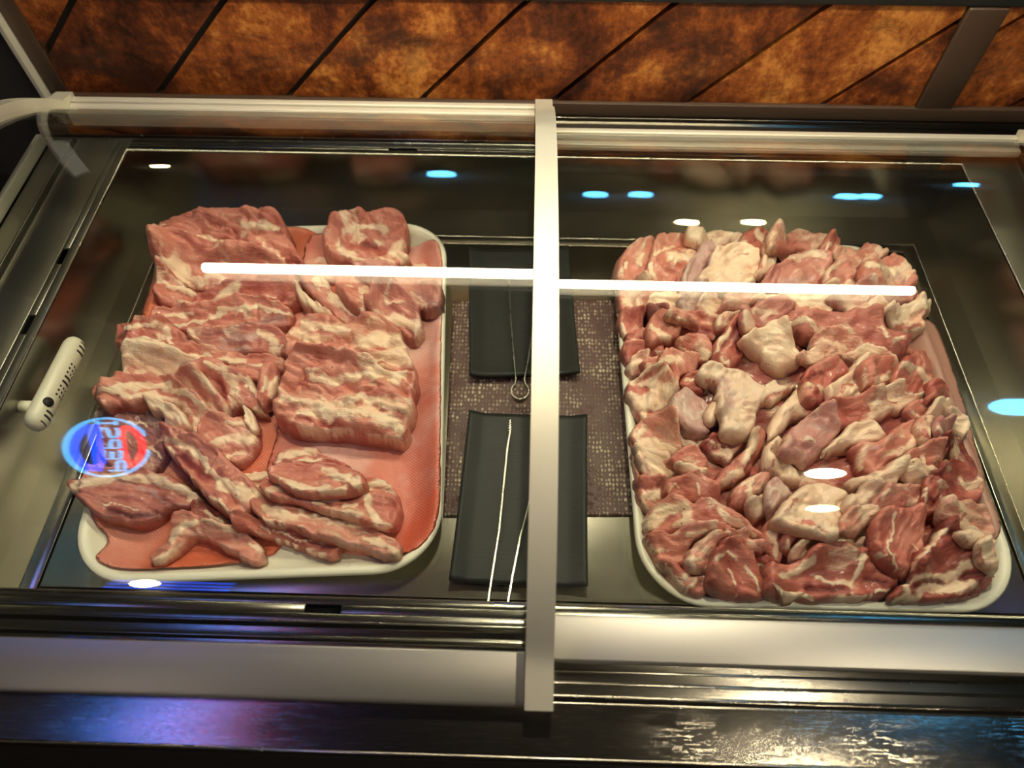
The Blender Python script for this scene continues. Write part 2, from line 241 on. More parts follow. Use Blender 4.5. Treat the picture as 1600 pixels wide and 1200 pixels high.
# (name, label, thickness mm, options, outline px, strokes)
# options: tone 0 pale rose..1 deep red, cov 0 lean..1 fat, sil 0..1 silver skin, w rounding mm, lift mm, grow px
LEFT = [
('pork_belly_slice','flat pale pork slice under the lamp reflection behind the curled slices',14,dict(tone=.35,cov=.35),
 '478,415 500,404 530,411 600,414 660,416 658,432 560,442 488,438','f10 500,420 560,430;l8 580,420 650,424'),
('pork_chop','thick round pork chop standing at the back edge of the red-lined tray',30,dict(tone=.45,cov=.15,w=11),
 '508,372 515,358 540,350 590,348 620,354 636,364 638,386 630,401 640,412 600,420 555,421 522,414 512,400 508,385','f8 527,385 545,398 575,410 612,412;f9 545,356 575,352 602,358;f9 560,362 568,376;f12 612,396 630,384;d16 575,384 595,394'),
('pork_belly_block','folded multi-layered pork block at the back left corner of the red-lined tray',40,dict(tone=.42,cov=.12,w=13),
 '251,366 260,358 280,350 312,342 340,345 380,344 418,347 436,354 448,360 456,380 468,402 474,418 440,424 360,420 300,412 258,408 255,388 250,378','f14 256,360 256,376;f8 325,375 345,388 354,398;f6 300,384 320,392 335,398;f10 385,349 410,352 432,360;f7 415,384 432,394 444,406;f6 290,368 325,372;g4 262,380 300,378 350,388 400,384 450,396;g3 300,398 360,404 420,402;g3 330,362 380,366 430,362'),
('pork_belly_slice','long pork slab with ragged pale left end just in front of the back left block',26,dict(tone=.45,cov=.2,w=10),
 '243,405 262,402 310,404 360,410 430,420 462,436 470,456 420,462 330,460 290,450 262,440 251,424','f16 250,408 275,412 290,425;f12 262,430 285,436;f8 305,435 312,445;f10 345,440 385,436;l12 400,440 450,444;g3 300,446 350,452 400,440'),
('pork_belly_slice','pork slice with a broad whitish stamp-like fat patch across its middle',26,dict(tone=.55,cov=.08,w=10),
 '255,440 275,442 300,455 330,460 360,450 380,438 440,436 470,440 476,460 462,482 430,486 395,478 350,480 320,489 290,490 255,480 248,470 243,461 249,452','f18 332,476 350,468 366,452;f6 258,444 280,452 305,461;f9 462,446 472,456;f4 380,468 430,462;l14 380,456 440,450;g3 300,466 262,452;g3 370,474 410,468 455,470'),
('pork_belly_slice','smooth pork slice with pepper-like specks on its greyish right end',22,dict(tone=.5,cov=.05,w=9),
 '236,500 250,490 300,486 350,480 400,474 450,484 457,498 452,512 420,517 370,518 320,522 280,524 246,518','f7 240,500 268,492 300,491;f7 340,487 400,480 452,490;f4 272,510 320,500 350,492;s14 375,512 410,506 440,500;l8 310,508 360,500'),
('pork_belly_slice','crumpled dark pork piece jutting past the left rim below the specked slice',24,dict(tone=.6,cov=.1,w=9),
 '195,510 240,504 262,513 285,523 302,540 312,560 280,572 230,562 205,552 190,546 186,536','f7 198,512 240,508;f9 260,516 268,538 288,552;f8 226,540 246,550;f9 250,552 282,556;l10 205,530 240,524'),
('pork_belly_slice','purplish twin-lobed pork piece with a dark slit, in the middle of the left column',24,dict(tone=.62,cov=.05,sil=.15,w=9),
 '300,525 330,518 400,514 432,518 452,532 448,558 402,558 340,554 312,546','f13 408,522 424,530 426,548;s12 345,532 400,524;s12 345,546 390,546;g4 345,538 400,538;f8 440,545 430,558'),
('pork_belly_slice','long narrow pork slice edged with one straight fat line, left column',24,dict(tone=.5,cov=.08,w=9),
 '206,560 262,549 320,551 390,558 436,560 448,572 430,598 412,606 350,596 260,580 212,574','f7 250,552 300,556 384,566;f10 410,575 425,590;g3 230,566 300,566 380,575;f6 215,568 245,566'),
('pork_belly_slice','broad pale pinkish slab with little lean above the striped belly slice',20,dict(tone=.25,cov=.62,w=8),
 '203,572 240,563 290,563 322,572 342,590 312,612 270,608 204,602','f16 220,586 290,584;l6 205,575 212,598;s8 285,572 318,578'),
('pork_belly_slice','wide mottled pork slice with a torn fatty right edge beside the red gap',24,dict(tone=.52,cov=.06,w=9),
 '296,580 315,568 345,570 378,586 400,606 414,638 418,652 395,647 372,640 355,645 338,622 300,602','f7 318,569 352,580 388,596 405,622 412,642;f13 362,596 368,608;f6 380,590 385,600;d12 340,588 348,618;f5 400,640 412,648'),
('pork_belly_slice','stubby brown pork chunk beside the dark gap between the two columns',26,dict(tone=.5,cov=.2,w=10),
 '410,585 430,575 443,590 440,612 425,636 416,645 405,620','f6 436,588 424,620;f5 415,590 412,610'),
('pork_belly_slice','narrow pork slice with a fat left edge leaning down toward the striped slice',22,dict(tone=.38,cov=.22,w=8),
 '278,592 296,578 318,588 337,610 356,634 359,652 350,670 338,655 310,636 288,612','f9 283,592 300,614 325,636 347,656;f6 300,582 325,596 336,612;l8 308,600 330,622'),
('pork_belly_slice','dark purple pork chunk under the reflected round neon sign',20,dict(tone=.85,cov=.02,sil=.2,w=8),
 '160,640 235,634 264,656 270,692 245,735 200,742 165,720 156,680','f4 230,700 250,712;f4 205,660 225,664'),
('pork_belly_slice','striped belly slice bending round with four clear fat bands, left rim',26,dict(vein=.12,tone=.42,cov=.1,w=8),
 '150,617 168,605 205,597 260,599 292,610 322,630 330,650 326,676 313,694 298,688 285,668 268,652 248,640 200,640 168,641 155,629','f9 158,612 205,601 262,604 296,618 322,640;f8 176,614 240,618 285,630 306,655 308,690;f6 172,630 235,635;f13 318,646 314,684;l5 180,624 240,627 280,640 296,668'),
('pork_fat_roll','rolled lump of pale pork fat lying in the curve of the striped slice',18,dict(tone=.3,cov=.8,w=8),
 '239,640 254,635 280,641 291,659 296,674 286,685 265,677 262,656 245,651','f14 250,642 280,660 284,676'),
('pork_belly_slice','pork slice with a wide ragged fat stripe beside the bare orange pad',22,dict(vein=.12,tone=.38,cov=.1,w=9),
 '316,692 328,665 353,655 385,664 402,681 403,696 389,716 370,727 346,718 328,706','f13 325,698 358,686 398,684;f6 354,659 378,664 392,674;f6 356,716 378,708;g3 352,709 392,702'),
('pork_fat_strip','small loose tongue of fat hanging over the orange pad',12,dict(tone=.35,cov=.75,w=5),
 '383,641 393,645 404,664 406,678 398,676 390,666',''),
('pork_belly_slice','pair of thin pale pork strips sticking out left of the white-edged stack',12,dict(tone=.35,cov=.6,w=5),
 '372,752 395,742 432,737 434,752 415,762 385,768','l4 385,755 428,746'),
('pork_belly_slice','wide thick belly slice overhanging the front left corner of the red-lined tray',26,dict(vein=.12,tone=.62,cov=.04,sil=.15,w=9),
 '109,763 135,752 180,738 215,736 250,743 290,759 318,779 322,788 302,796 272,799 250,812 225,822 190,820 160,810 143,796 124,781','f14 114,762 150,752 185,745 240,748 280,764 314,783;s6 186,756 225,764 270,786 300,792;d12 170,800 215,808 245,800;f3 160,792 185,786 215,796;l10 160,778 215,778'),
('pork_belly_slice','dark little pork piece wedged under the thick diagonal block',16,dict(tone=.75,cov=.12,w=7),
 '303,800 320,788 352,804 384,824 350,832 318,822','f5 318,800 345,818'),
('pork_belly_block','thick pork belly block lying diagonally in the front half of the red-lined tray',36,dict(vein=.12,tone=.5,cov=.08,w=9),
 '260,688 270,679 302,684 332,698 356,723 388,748 411,774 409,790 386,817 365,812 343,796 322,775 298,745 270,715','f9 264,686 290,697 318,718 336,745 352,756;f20 350,758 372,768 398,776;f6 266,702 276,726 286,742;d14 286,714 318,748;f5 318,770 350,790 380,806'),
('pork_belly_slice','forked pork strip with a curled fat end at the very front of the red pad',20,dict(vein=.12,tone=.45,cov=.12,w=8),
 '237,876 243,868 264,850 274,816 290,802 312,808 345,820 380,832 406,850 413,866 408,882 390,881 360,868 330,851 310,846 282,866 260,880 244,882','f11 244,877 280,862 306,845;f9 266,846 280,825 302,814;f6 312,812 345,824 372,833;f7 392,850 410,860;s4 300,830 350,856 388,878;l8 330,838 390,862'),
('pork_belly_slice','straight pork strip with a squared end, second strip from the tray front',18,dict(vein=.12,tone=.5,cov=.06,w=6),
 '366,820 385,811 420,817 460,825 500,839 532,848 528,868 514,876 490,867 450,851 400,839 374,831','f6 395,834 440,846 480,860 516,872;f3 430,826 470,842 510,852;f4 412,822 425,832'),
('pork_belly_slice','long pale-topped pork strip reaching the front right bend of the red pad',22,dict(tone=.42,cov=.2,w=7),
 '401,799 414,787 440,786 472,796 500,805 560,817 602,838 626,855 624,872 606,877 570,863 510,846 460,830 420,819','f9 413,794 440,800 466,810;f8 468,782 474,802;f6 480,808 530,818 560,822;f9 572,842 600,850 620,862;s5 520,846 570,858 600,870;d5 412,812 460,828 500,840'),
('pork_belly_slice','arched pork slice rimmed by a bright white fat arc, back of the front stack',18,dict(vein=.12,tone=.5,cov=.08,w=7),
 '428,726 440,709 460,703 490,702 510,714 544,727 520,738 470,733 440,738','f9 433,728 440,714 456,707 488,704;f5 458,722 480,717 500,718;l5 480,726 520,728;g3 440,730 465,728'),
('pork_belly_slice','large fanned pork slice with marbled fat at the right end of the front stack',26,dict(tone=.55,cov=.08,w=9),
 '412,772 428,756 480,766 540,762 566,752 592,750 616,764 626,790 621,822 600,830 560,817 510,801 470,790 428,782','f12 418,768 445,758 476,768;f10 566,762 574,785 588,815;f12 582,758 594,752;f5 488,786 525,780;f6 540,790 555,786;d6 420,780 460,790;g3 470,776 530,778 560,766'),
('pork_belly_slice','middle pork slice of the front stack with a long bright white fat line',24,dict(vein=.12,tone=.48,cov=.12,w=8),
 '428,738 460,729 510,728 558,742 572,756 562,770 530,776 480,777 446,763 424,750','f8 438,747 470,760 505,767 535,762;f12 505,736 535,745 556,756;f6 560,745 556,762;l6 440,738 490,742;g3 450,744 500,754'),
('pork_belly_slice','long diagonal pork slice with a broad fat right side above the pale lumpy block',26,dict(tone=.58,cov=.06,sil=.1,w=10),
 '450,430 490,430 512,440 527,465 562,484 582,505 586,517 560,522 543,516 515,492 488,470 474,450','f12 495,434 518,452 527,470 562,496 580,512;f6 540,470 560,484;l10 470,440 500,470 520,488;s8 465,436 490,448'),
('pork_fat_strip','thin pale strip of fat tucked left of the long diagonal slice',14,dict(tone=.35,cov=.6,w=6),
 '471,466 484,469 510,488 523,501 510,505 490,492 474,480','f5 476,470 500,490 518,501;l4 480,480 500,494'),
('pork_belly_slice','pork piece with a curled fat loop, right of the long diagonal slice',26,dict(tone=.42,cov=.12,w=10),
 '526,444 562,440 604,452 622,464 604,474 586,484 574,500 558,486 536,466','f6 566,450 590,445 612,452 619,463;f6 566,456 590,458 604,462;f9 570,468 590,472;f5 560,480 574,494'),
('pork_belly_slice','large smooth greyish pork slab against the right rim of the red-lined tray',26,dict(tone=.5,cov=.05,sil=.35,w=11),
 '555,430 575,424 620,430 660,438 686,452 694,476 686,492 664,492 640,482 616,466 590,452','f4 600,440 640,462 670,480;s12 650,462 684,480;l6 620,440 660,452'),
('pork_belly_slice','pork slice with purplish top and pale front edge, right of the pale lumpy block',26,dict(tone=.6,cov=.06,sil=.2,w=9),
 '574,482 594,468 630,464 646,474 656,494 660,517 652,533 638,532 620,517 590,507','f14 590,494 618,498 642,508 654,520;l9 600,478 640,484;f4 606,470 636,470'),
('pork_belly_block','pale lumpy pork block mostly white on top, behind the layered rectangular block',40,dict(tone=.4,cov=.22,w=12),
 '448,560 451,545 460,521 470,508 500,502 530,507 547,520 570,514 600,511 621,524 633,540 641,560 649,576 641,592 600,588 540,578 480,572 454,566','f13 478,510 510,508 536,518;f9 460,522 490,526 515,530;f20 562,536 600,527 624,536;f9 454,562 495,548 540,550;f13 575,558 620,552 638,560;s8 490,552 530,548;g3 460,536 500,530 540,538;g3 545,520 552,545 570,556;g3 480,566 560,566 620,566;l6 560,576 630,582'),
('pork_belly_block','layered rectangular pork belly block with creased white top, in front of the pale lumpy block',44,dict(tone=.42,cov=.16,w=11),
 '436,660 433,648 440,625 447,598 455,580 480,568 520,572 580,580 602,590 622,594 646,592 651,606 646,626 646,642 639,672 632,690 620,694 590,688 530,681 480,678 455,673','f10 488,588 505,592 520,598;f12 520,596 560,586 596,582 618,594;f11 442,624 480,626 515,634 565,616;f7 462,650 500,642 522,635;f14 512,650 545,640 580,644 606,656 626,670;f13 575,626 610,630 636,644;f11 466,672 510,676 560,681 622,688;l6 456,652 500,661 550,668 610,676;d4 462,656 520,664;g3 450,610 520,612 590,604;g3 440,640 500,634 560,636;g3 590,640 640,650;d6 470,595 480,605;l10 520,606 580,608'),
]
RIGHT = [
# back rim, left to right
('pork_chunk','pinkish rounded pork chunk at the far left of the heap by the back rim',26,dict(tone=.42,cov=.06),
 '957,436 965,415 980,402 1000,391 1014,388 1020,404 1012,425 1007,442 1002,458 965,460 956,446','f7 1004,398 1000,412;f4 980,410 970,430'),
('pork_chunk','red pork chunk with a pale fat cap at the back left bend of the heap',28,dict(tone=.45,cov=.1),
 '1008,428 1018,400 1026,384 1050,377 1076,381 1092,394 1082,415 1070,440 1064,458 1002,458','f15 1050,402 1082,398;f6 1014,416 1024,440;f5 1022,396 1050,386;l8 1030,420 1050,432'),
('pork_fat_chunk','flat pale slab of fat lying along the back edge of the heap',22,dict(tone=.3,cov=.82),
 '1070,376 1076,369 1110,367 1140,366 1164,371 1152,382 1130,388 1105,394 1094,390','l5 1076,380 1094,388'),
('pork_chunk','pork piece ending in a raised pale tip, highest point at the back of the heap',30,dict(tone=.5,cov=.08,lift=12),
 '1110,397 1120,387 1150,379 1170,364 1188,355 1201,363 1202,378 1197,396 1188,414 1165,398 1130,401','f10 1182,360 1192,372 1196,386;f6 1165,374 1140,388 1116,396'),
('pork_chunk','greyish silver-skinned pork sliver left of the big smooth cream piece',20,dict(tone=.4,cov=.3,sil=.9),
 '1058,472 1070,425 1088,400 1106,390 1112,405 1100,427 1092,447 1087,478 1065,482','l5 1104,396 1106,404'),
('pork_fat_chunk','big smooth cream-coloured piece crossed by the lamp reflection at the back of the heap',28,dict(tone=.3,cov=.9),
 '1084,450 1098,426 1116,400 1130,392 1160,386 1178,398 1185,414 1182,432 1174,448 1150,458 1110,463 1088,461','s10 1098,424 1112,406;l3 1150,392 1172,396'),
('pork_fat_chunk','upright pale pork piece right of the big smooth cream piece',24,dict(tone=.4,cov=.7),
 '1178,432 1190,410 1192,386 1204,376 1214,382 1208,406 1208,428 1192,438','l7 1188,400 1186,416'),
('pork_chunk','brown-patched pork lump near the middle of the back rim of the heap',26,dict(tone=.5,cov=.45),
 '1198,384 1203,368 1236,366 1264,368 1292,373 1286,392 1262,398 1240,396 1218,404 1203,397','l15 1216,384 1240,384;l11 1246,382 1262,388'),
('pork_chunk','small upright lean pork nub beside the bare stretch of back rim',22,dict(tone=.5,cov=.08),
 '1280,394 1292,376 1301,379 1307,392 1300,408 1284,408','f4 1296,380 1290,392'),
('pork_chunk','pink pork piece with white specks along the back right bend of the heap',22,dict(tone=.38,cov=.35),
 '1300,394 1320,395 1340,396 1352,392 1374,401 1385,412 1362,416 1335,416 1304,412','l8 1346,398 1374,406;f7 1354,398 1364,400'),
('pork_chunk','mauve pork slice with a fat upper border just behind the lamp reflection, heap centre',26,dict(tone=.52,cov=.1,sil=.25),
 '1188,444 1218,416 1246,404 1280,401 1300,405 1296,422 1290,444 1286,460 1240,462 1194,460','f8 1240,403 1285,398;l8 1228,416 1282,408;f8 1284,420 1288,440;s10 1225,440 1270,436'),
('pork_chunk','mauve oval pork muscle ringed with fat behind the right part of the lamp reflection',26,dict(tone=.55,cov=.08,sil=.2),
 '1283,456 1290,426 1310,412 1332,411 1354,423 1362,440 1364,463 1290,465','f7 1288,440 1294,424 1312,413;f6 1310,446 1330,442;f5 1345,452 1360,458'),
('pork_chunk','pink pork piece at the back right shoulder of the heap beside the steel wall',26,dict(tone=.42,cov=.18),
 '1342,428 1352,410 1380,411 1403,415 1416,427 1424,445 1424,463 1380,467 1352,458','f8 1358,412 1385,420 1398,432;l8 1350,420 1378,440;s8 1398,432 1410,442'),
# row under the lamp reflection
('pork_chunk','pinkish orange pork piece resting on the left rim below the lamp reflection',22,dict(tone=.4,cov=.2),
 '962,486 967,464 1000,459 1021,464 1012,485 1002,500 985,496 968,498','f8 975,470 984,478;f5 1004,466 1000,480'),
('pork_fat_chunk','pale yellowish oval of fat left of the silver-skinned piece below the lamp reflection',22,dict(tone=.3,cov=.78),
 '1008,484 1018,469 1040,467 1058,475 1062,490 1044,500 1026,498','s8 1045,488 1056,482'),
('pork_chunk','silvery grey pork piece directly below the lamp reflection, left half of the heap',22,dict(tone=.4,cov=.35,sil=.9),
 '1062,470 1094,462 1102,475 1090,490 1086,512 1066,504 1056,484','f8 1066,474 1076,480'),
('pork_fat_chunk','pale curved fat piece hanging below the lamp reflection right of the silvery grey piece',20,dict(tone=.4,cov=.6),
 '1089,482 1099,461 1116,460 1120,476 1134,482 1146,494 1132,502 1116,508 1100,497','l6 1118,490 1138,494;s6 1094,476 1100,464'),
('pork_chunk','pinkish pork lump with an orange edge below the middle of the lamp reflection',24,dict(tone=.38,cov=.35,sil=.3),
 '1126,482 1139,465 1165,458 1186,467 1180,484 1162,494 1146,490','l7 1146,486 1160,490;f7 1140,472 1150,468'),
('pork_fat_chunk','long pale belly slab lying under the right half of the lamp reflection',26,dict(tone=.35,cov=.8,lift=6),
 '1174,468 1190,459 1250,457 1297,457 1304,465 1299,480 1297,494 1280,498 1250,497 1215,486 1190,482 1177,477','l5 1186,478 1220,482 1262,480;l3 1240,490 1280,492'),
('pork_chunk','mauve and white pork piece right of the long pale belly slab',20,dict(tone=.42,cov=.35,sil=.4),
 '1298,462 1340,459 1368,461 1368,480 1346,490 1330,494 1314,492 1300,476','f11 1352,464 1356,480;d6 1302,476 1310,490;f9 1322,484 1334,486'),
('pork_chunk','brownish lean pork piece near the right end of the lamp reflection',22,dict(tone=.5,cov=.05),
 '1360,464 1390,460 1423,461 1426,475 1400,481 1368,482','l8 1375,470 1410,470'),
('pork_fat_chunk','orange-pink fatty piece left of the curly white-edged piece',20,dict(tone=.38,cov=.5),
 '1324,500 1340,483 1364,483 1380,492 1376,504 1345,503','l6 1330,496 1350,490'),
('pork_fat_chunk','curly white-edged pork piece poking out past the right rim',22,dict(tone=.38,cov=.6,lift=4),
 '1376,490 1397,481 1425,471 1447,470 1453,481 1446,493 1440,499 1442,513 1420,522 1402,520 1385,502','f14 1405,486 1428,478 1446,476;l8 1404,513 1436,507;g4 1400,496 1435,496;l4 1438,490 1448,484'),
# upper middle
('pork_chunk','shadowed deep red chunk low between the orange scraps of the upper left heap',16,dict(tone=.8,cov=.05),
 '1060,506 1090,500 1118,508 1116,530 1098,536 1066,540 1050,528','f4 1080,520 1100,524'),
('pork_chunk','dark purple pork chunk below the yellowish oval of fat',20,dict(tone=.75,cov=.03,sil=.15),
 '1006,498 1036,495 1060,505 1064,521 1048,520 1030,512 1013,510',''),
('pork_chunk','lean brown chunk with a white spot at the left rim, upper heap',20,dict(tone=.5,cov=.1),
 '963,512 969,501 992,494 1002,505 997,523 981,534 966,528','f9 973,508 977,526'),
('pork_chunk','small pork lump with a pale crown just above the shiny red left rim piece',18,dict(tone=.45,cov=.15),
 '976,538 987,523 1006,524 1018,536 1005,547 984,548','f9 988,530 996,534'),
('pork_chunk','shiny red pork chunk lying on the left rim of the heaped tray',22,dict(tone=.55,cov=.03),
 '970,554 989,541 1028,542 1037,556 1011,567 985,576 973,568','f4 1024,552 1032,556'),
('pork_chunk','orange pork chunk with pale pointed corner, upper left of the heap',22,dict(tone=.48,cov=.12,lift=4),
 '1010,517 1015,503 1030,505 1051,517 1058,528 1051,537 1034,534 1020,542 1011,534','f9 1016,508 1028,520;f11 1036,524 1046,530'),
('pork_fat_strip','narrow pork strip with lumpy fat ridge above the dark hollow, upper left heap',18,dict(tone=.55,cov=.25),
 '1038,496 1054,492 1083,499 1088,515 1074,518 1058,509','f8 1050,496 1068,504 1078,508'),
('pork_chunk','orange triangular pork scrap with pale rim above the central white flap',22,dict(tone=.5,cov=.15,lift=4),
 '1054,543 1073,537 1099,533 1112,547 1113,560 1098,568 1077,560','f6 1056,543 1075,553 1090,562;f11 1100,548 1106,556'),
('pork_chunk','small tan knob of pork above the two-toned tall piece, upper centre of heap',20,dict(tone=.4,cov=.4),
 '1118,510 1125,497 1150,497 1146,511 1124,525','f5 1124,505 1140,502'),
('pork_chunk','tall two-toned pork piece, orange left face and dark purple right side, upper centre',26,dict(tone=.55,cov=.05,lift=5),
 '1114,560 1121,534 1139,511 1147,497 1161,501 1164,530 1160,551 1145,572 1128,578 1112,564','f8 1122,548 1128,528 1141,511;d14 1154,505 1153,550;f5 1130,562 1138,566'),
('pork_chunk','mauve pork wedge with crumbly white left edge under the long pale belly slab',24,dict(tone=.55,cov=.06,sil=.25,lift=4),
 '1158,491 1180,483 1210,483 1236,484 1232,497 1213,512 1192,518 1170,526 1160,511','f14 1166,492 1173,516;f5 1178,486 1210,487'),
('pork_chunk','large smooth tube-like pork muscle with a white oval patch, upper right of heap',34,dict(vein=.12,tone=.56,cov=.03,sil=.12,w=17,lift=6),
 '1212,517 1225,499 1240,492 1280,494 1330,496 1362,498 1388,505 1405,518 1422,533 1410,552 1386,562 1360,560 1338,550 1326,538 1306,532 1284,528 1264,534 1246,524 1235,537 1221,532','f10 1232,506 1258,500 1282,514 1306,522;f13 1314,511 1332,520;f5 1376,512 1388,526;d8 1244,520 1262,530;f7 1400,530 1412,528'),
('pork_chunk','cluster of pale scraps in the hollow under the tube-like muscle',16,dict(tone=.45,cov=.35),
 '1264,542 1284,529 1302,534 1322,544 1338,551 1329,561 1300,561 1272,558','f10 1280,536 1300,540 1316,546;l6 1320,552 1334,552'),
('pork_fat_chunk','smooth cream-coloured wedge of fat lying diagonally in the upper centre of the heap',28,dict(tone=.3,cov=.96,w=12,lift=9),
 '1160,527 1180,519 1200,512 1217,515 1226,530 1250,551 1252,563 1232,576 1213,576 1196,564 1186,553 1166,543',''),
('pork_chunk','thin pale pork strips right of the cream-coloured wedge of fat',16,dict(tone=.4,cov=.4),
 '1246,560 1270,548 1300,556 1312,566 1290,572 1260,574 1246,570','f5 1250,562 1284,556;f4 1256,568 1290,566'),
# middle left
('pork_chunk','small tan pork cube on the left rim just below the shiny red chunk',18,dict(tone=.38,cov=.4),
 '976,584 989,565 1002,561 1010,569 1006,587 990,594','f10 986,576 1000,570'),
('pork_chunk','red-brown pork piece between the tan cube and the orange chunk, left of heap',18,dict(tone=.55,cov=.08),
 '1003,568 1030,565 1040,578 1038,592 1012,597 1002,588','f5 1014,572 1012,590'),
('pork_chunk','orange lean pork chunk with a frayed white edge, left middle of heap',22,dict(tone=.52,cov=.1),
 '1030,561 1040,555 1062,563 1081,565 1088,576 1080,588 1063,592 1056,612 1044,608 1050,587 1034,579','f9 1035,564 1050,562;f6 1036,580 1050,594 1046,604'),
('pork_chunk','brown shaded pork chunk tucked left of the central white flap',18,dict(tone=.7,cov=.08),
 '1066,600 1073,588 1092,587 1098,602 1092,615 1070,611','f5 1072,594 1088,592'),
('pork_chunk','pork piece with orange corner and draped pale fat on the left rim, middle of heap',24,dict(tone=.48,cov=.25,lift=3),
 '974,625 979,609 990,597 1016,592 1043,589 1054,600 1058,617 1048,630 1030,648 1016,665 1005,664 996,648 983,636','f18 1012,604 1046,614;f15 984,622 1006,632 1036,630;f9 1006,645 1012,660;l9 986,606 1010,612;g4 1002,640 1026,644'),
('pork_fat_chunk','cream fat lip curving under the grey gristle disc',22,dict(tone=.3,cov=.9),
 '1038,650 1048,640 1062,668 1080,680 1108,688 1098,703 1070,705 1048,692 1040,676','s4 1046,676 1070,690'),
('pork_chunk','grey gristle disc with a swirl in it, left of the central white flap',26,dict(tone=.4,cov=.3,sil=.8,lift=5),
 '1040,646 1049,627 1062,613 1075,615 1100,629 1109,646 1112,662 1103,678 1090,680 1074,676 1060,668 1048,662','f5 1068,622 1072,640 1086,652 1098,644;f6 1052,636 1062,660;l6 1080,634 1098,638'),
('pork_chunk','dark brown ragged pork scrap below the central white flap',20,dict(tone=.7,cov=.15),
 '1094,702 1103,688 1130,680 1162,680 1165,695 1148,710 1137,725 1121,718 1102,712','f4 1136,698 1146,708;f4 1110,690 1124,700'),
('pork_fat_chunk','tiny pale knob of fat between the grey disc and the central white flap',16,dict(tone=.38,cov=.7,lift=6),
 '1103,652 1109,635 1121,639 1123,653 1112,664',''),
('pork_fat_chunk','central white flap of fat with scored lines draped over the middle of the heap',24,dict(tone=.35,cov=.85,sil=.2,lift=8),
 '1088,587 1093,577 1106,568 1120,571 1131,579 1147,579 1171,589 1187,601 1206,595 1221,603 1240,594 1252,590 1232,614 1206,627 1192,627 1184,642 1182,666 1174,680 1150,683 1129,678 1126,660 1122,640 1118,622 1120,606 1100,600','s16 1128,592 1140,612 1136,640;l6 1190,630 1186,655;l5 1196,624 1240,602;g2 1160,634 1178,634;g2 1154,646 1176,645;g2 1152,656 1172,656;l7 1100,594 1118,598'),
('pork_chunk','pinkish pork piece with a bony pale edge at the left rim, lower middle of heap',24,dict(tone=.45,cov=.2),
 '982,692 991,671 1016,658 1037,659 1048,672 1055,691 1063,706 1052,721 1030,718 1000,708 986,702','f14 1010,690 1030,700 1050,714;f9 992,678 1006,668;s8 1030,668 1042,682'),
('pork_chunk','orange strip of pork running down the left rim beside the big lumpy fat piece',18,dict(tone=.5,cov=.15),
 '983,702 992,716 1004,738 1010,756 997,762 989,738','f5 990,712 1000,740'),
('pork_fat_chunk','big lumpy pale fat piece with a bluish sheen near the left rim',26,dict(tone=.38,cov=.65,lift=4),
 '988,702 1002,701 1018,707 1036,717 1055,727 1057,745 1048,754 1030,758 1013,750 1002,736 991,717','f18 1012,722 1040,738;s9 1008,716 1018,742;l8 1040,722 1050,728;d5 1000,742 1008,750'),
('pork_chunk','flat red lean pork piece right of the big lumpy fat piece',20,dict(tone=.52,cov=.04),
 '1042,722 1060,709 1081,705 1101,722 1101,737 1072,740 1052,732','f6 1082,724 1094,730'),
('pork_fat_strip','straight pale strip of fat ending the lumpy fat piece on its right',16,dict(tone=.35,cov=.85,lift=5),
 '1052,739 1072,735 1099,733 1102,747 1070,754 1055,748',''),
('pork_chunk','upright orange strip with white fat top leaning in the middle of the heap',22,dict(tone=.52,cov=.1,lift=4),
 '1108,768 1121,741 1142,721 1160,705 1167,688 1178,669 1190,677 1192,697 1182,716 1164,742 1151,754 1131,762 1120,772','f14 1178,682 1176,700 1168,718;f13 1132,752 1158,738;d6 1180,712 1164,736;l8 1118,756 1130,744'),
('pork_fat_chunk','tapering white fat piece pointing down right of the central flap',24,dict(tone=.38,cov=.75,lift=4),
 '1200,688 1205,660 1211,645 1231,626 1250,606 1258,626 1264,638 1278,645 1260,656 1239,654 1230,668 1213,686','l9 1262,642 1276,648;l7 1232,660 1248,664'),
('pork_fat_chunk','knobbly pale fat piece with finger-like lobes below the tapering white piece',24,dict(tone=.4,cov=.72,lift=4),
 '1192,716 1199,696 1212,688 1222,699 1230,718 1246,740 1248,754 1226,754 1213,742 1198,738','g3 1214,708 1224,740;l4 1204,730 1210,720'),
# lower left
('pork_chunk','red pork piece with a crinkled white edge on the lower left rim',22,dict(tone=.5,cov=.1),
 '990,758 1004,753 1032,756 1046,775 1032,797 1016,804 998,788 992,772','f13 1006,778 1026,770;f6 1004,788 1014,796'),
('pork_chunk','smooth lean pork piece with a small white loop, lower left of heap',22,dict(tone=.48,cov=.05),
 '1036,766 1049,753 1082,750 1111,758 1123,779 1099,791 1066,785 1043,780','f5 1046,768 1054,760 1060,764;f4 1090,756 1094,770'),
('pork_chunk','orange-striped pork chunk right of the smooth looped piece',24,dict(tone=.55,cov=.1,lift=4),
 '1142,790 1144,772 1161,755 1186,743 1200,747 1196,765 1179,780 1165,792 1150,797','f4 1176,748 1166,780;f4 1158,768 1150,786;l6 1150,782 1162,766'),
('pork_fat_chunk','small cream and grey fat piece beneath the orange-striped chunk',18,dict(tone=.35,cov=.7,sil=.3),
 '1160,798 1174,780 1198,779 1203,797 1183,815 1171,813',''),
('pork_chunk','translucent mauve membrane fold at the left end of the big pale flap',20,dict(tone=.45,cov=.3,sil=.7),
 '1192,772 1207,753 1230,773 1235,781 1214,803 1210,817 1196,808','f5 1200,762 1220,768'),
('pork_chunk','brown pork scrap with a white vein under the big pale flap',20,dict(tone=.6,cov=.12),
 '1186,842 1194,821 1226,829 1229,845 1219,859 1219,882 1203,879 1192,862','f6 1200,832 1212,850 1214,874'),
('pork_chunk','small brown pork nub left of the yellow fat bed',18,dict(tone=.62,cov=.08),
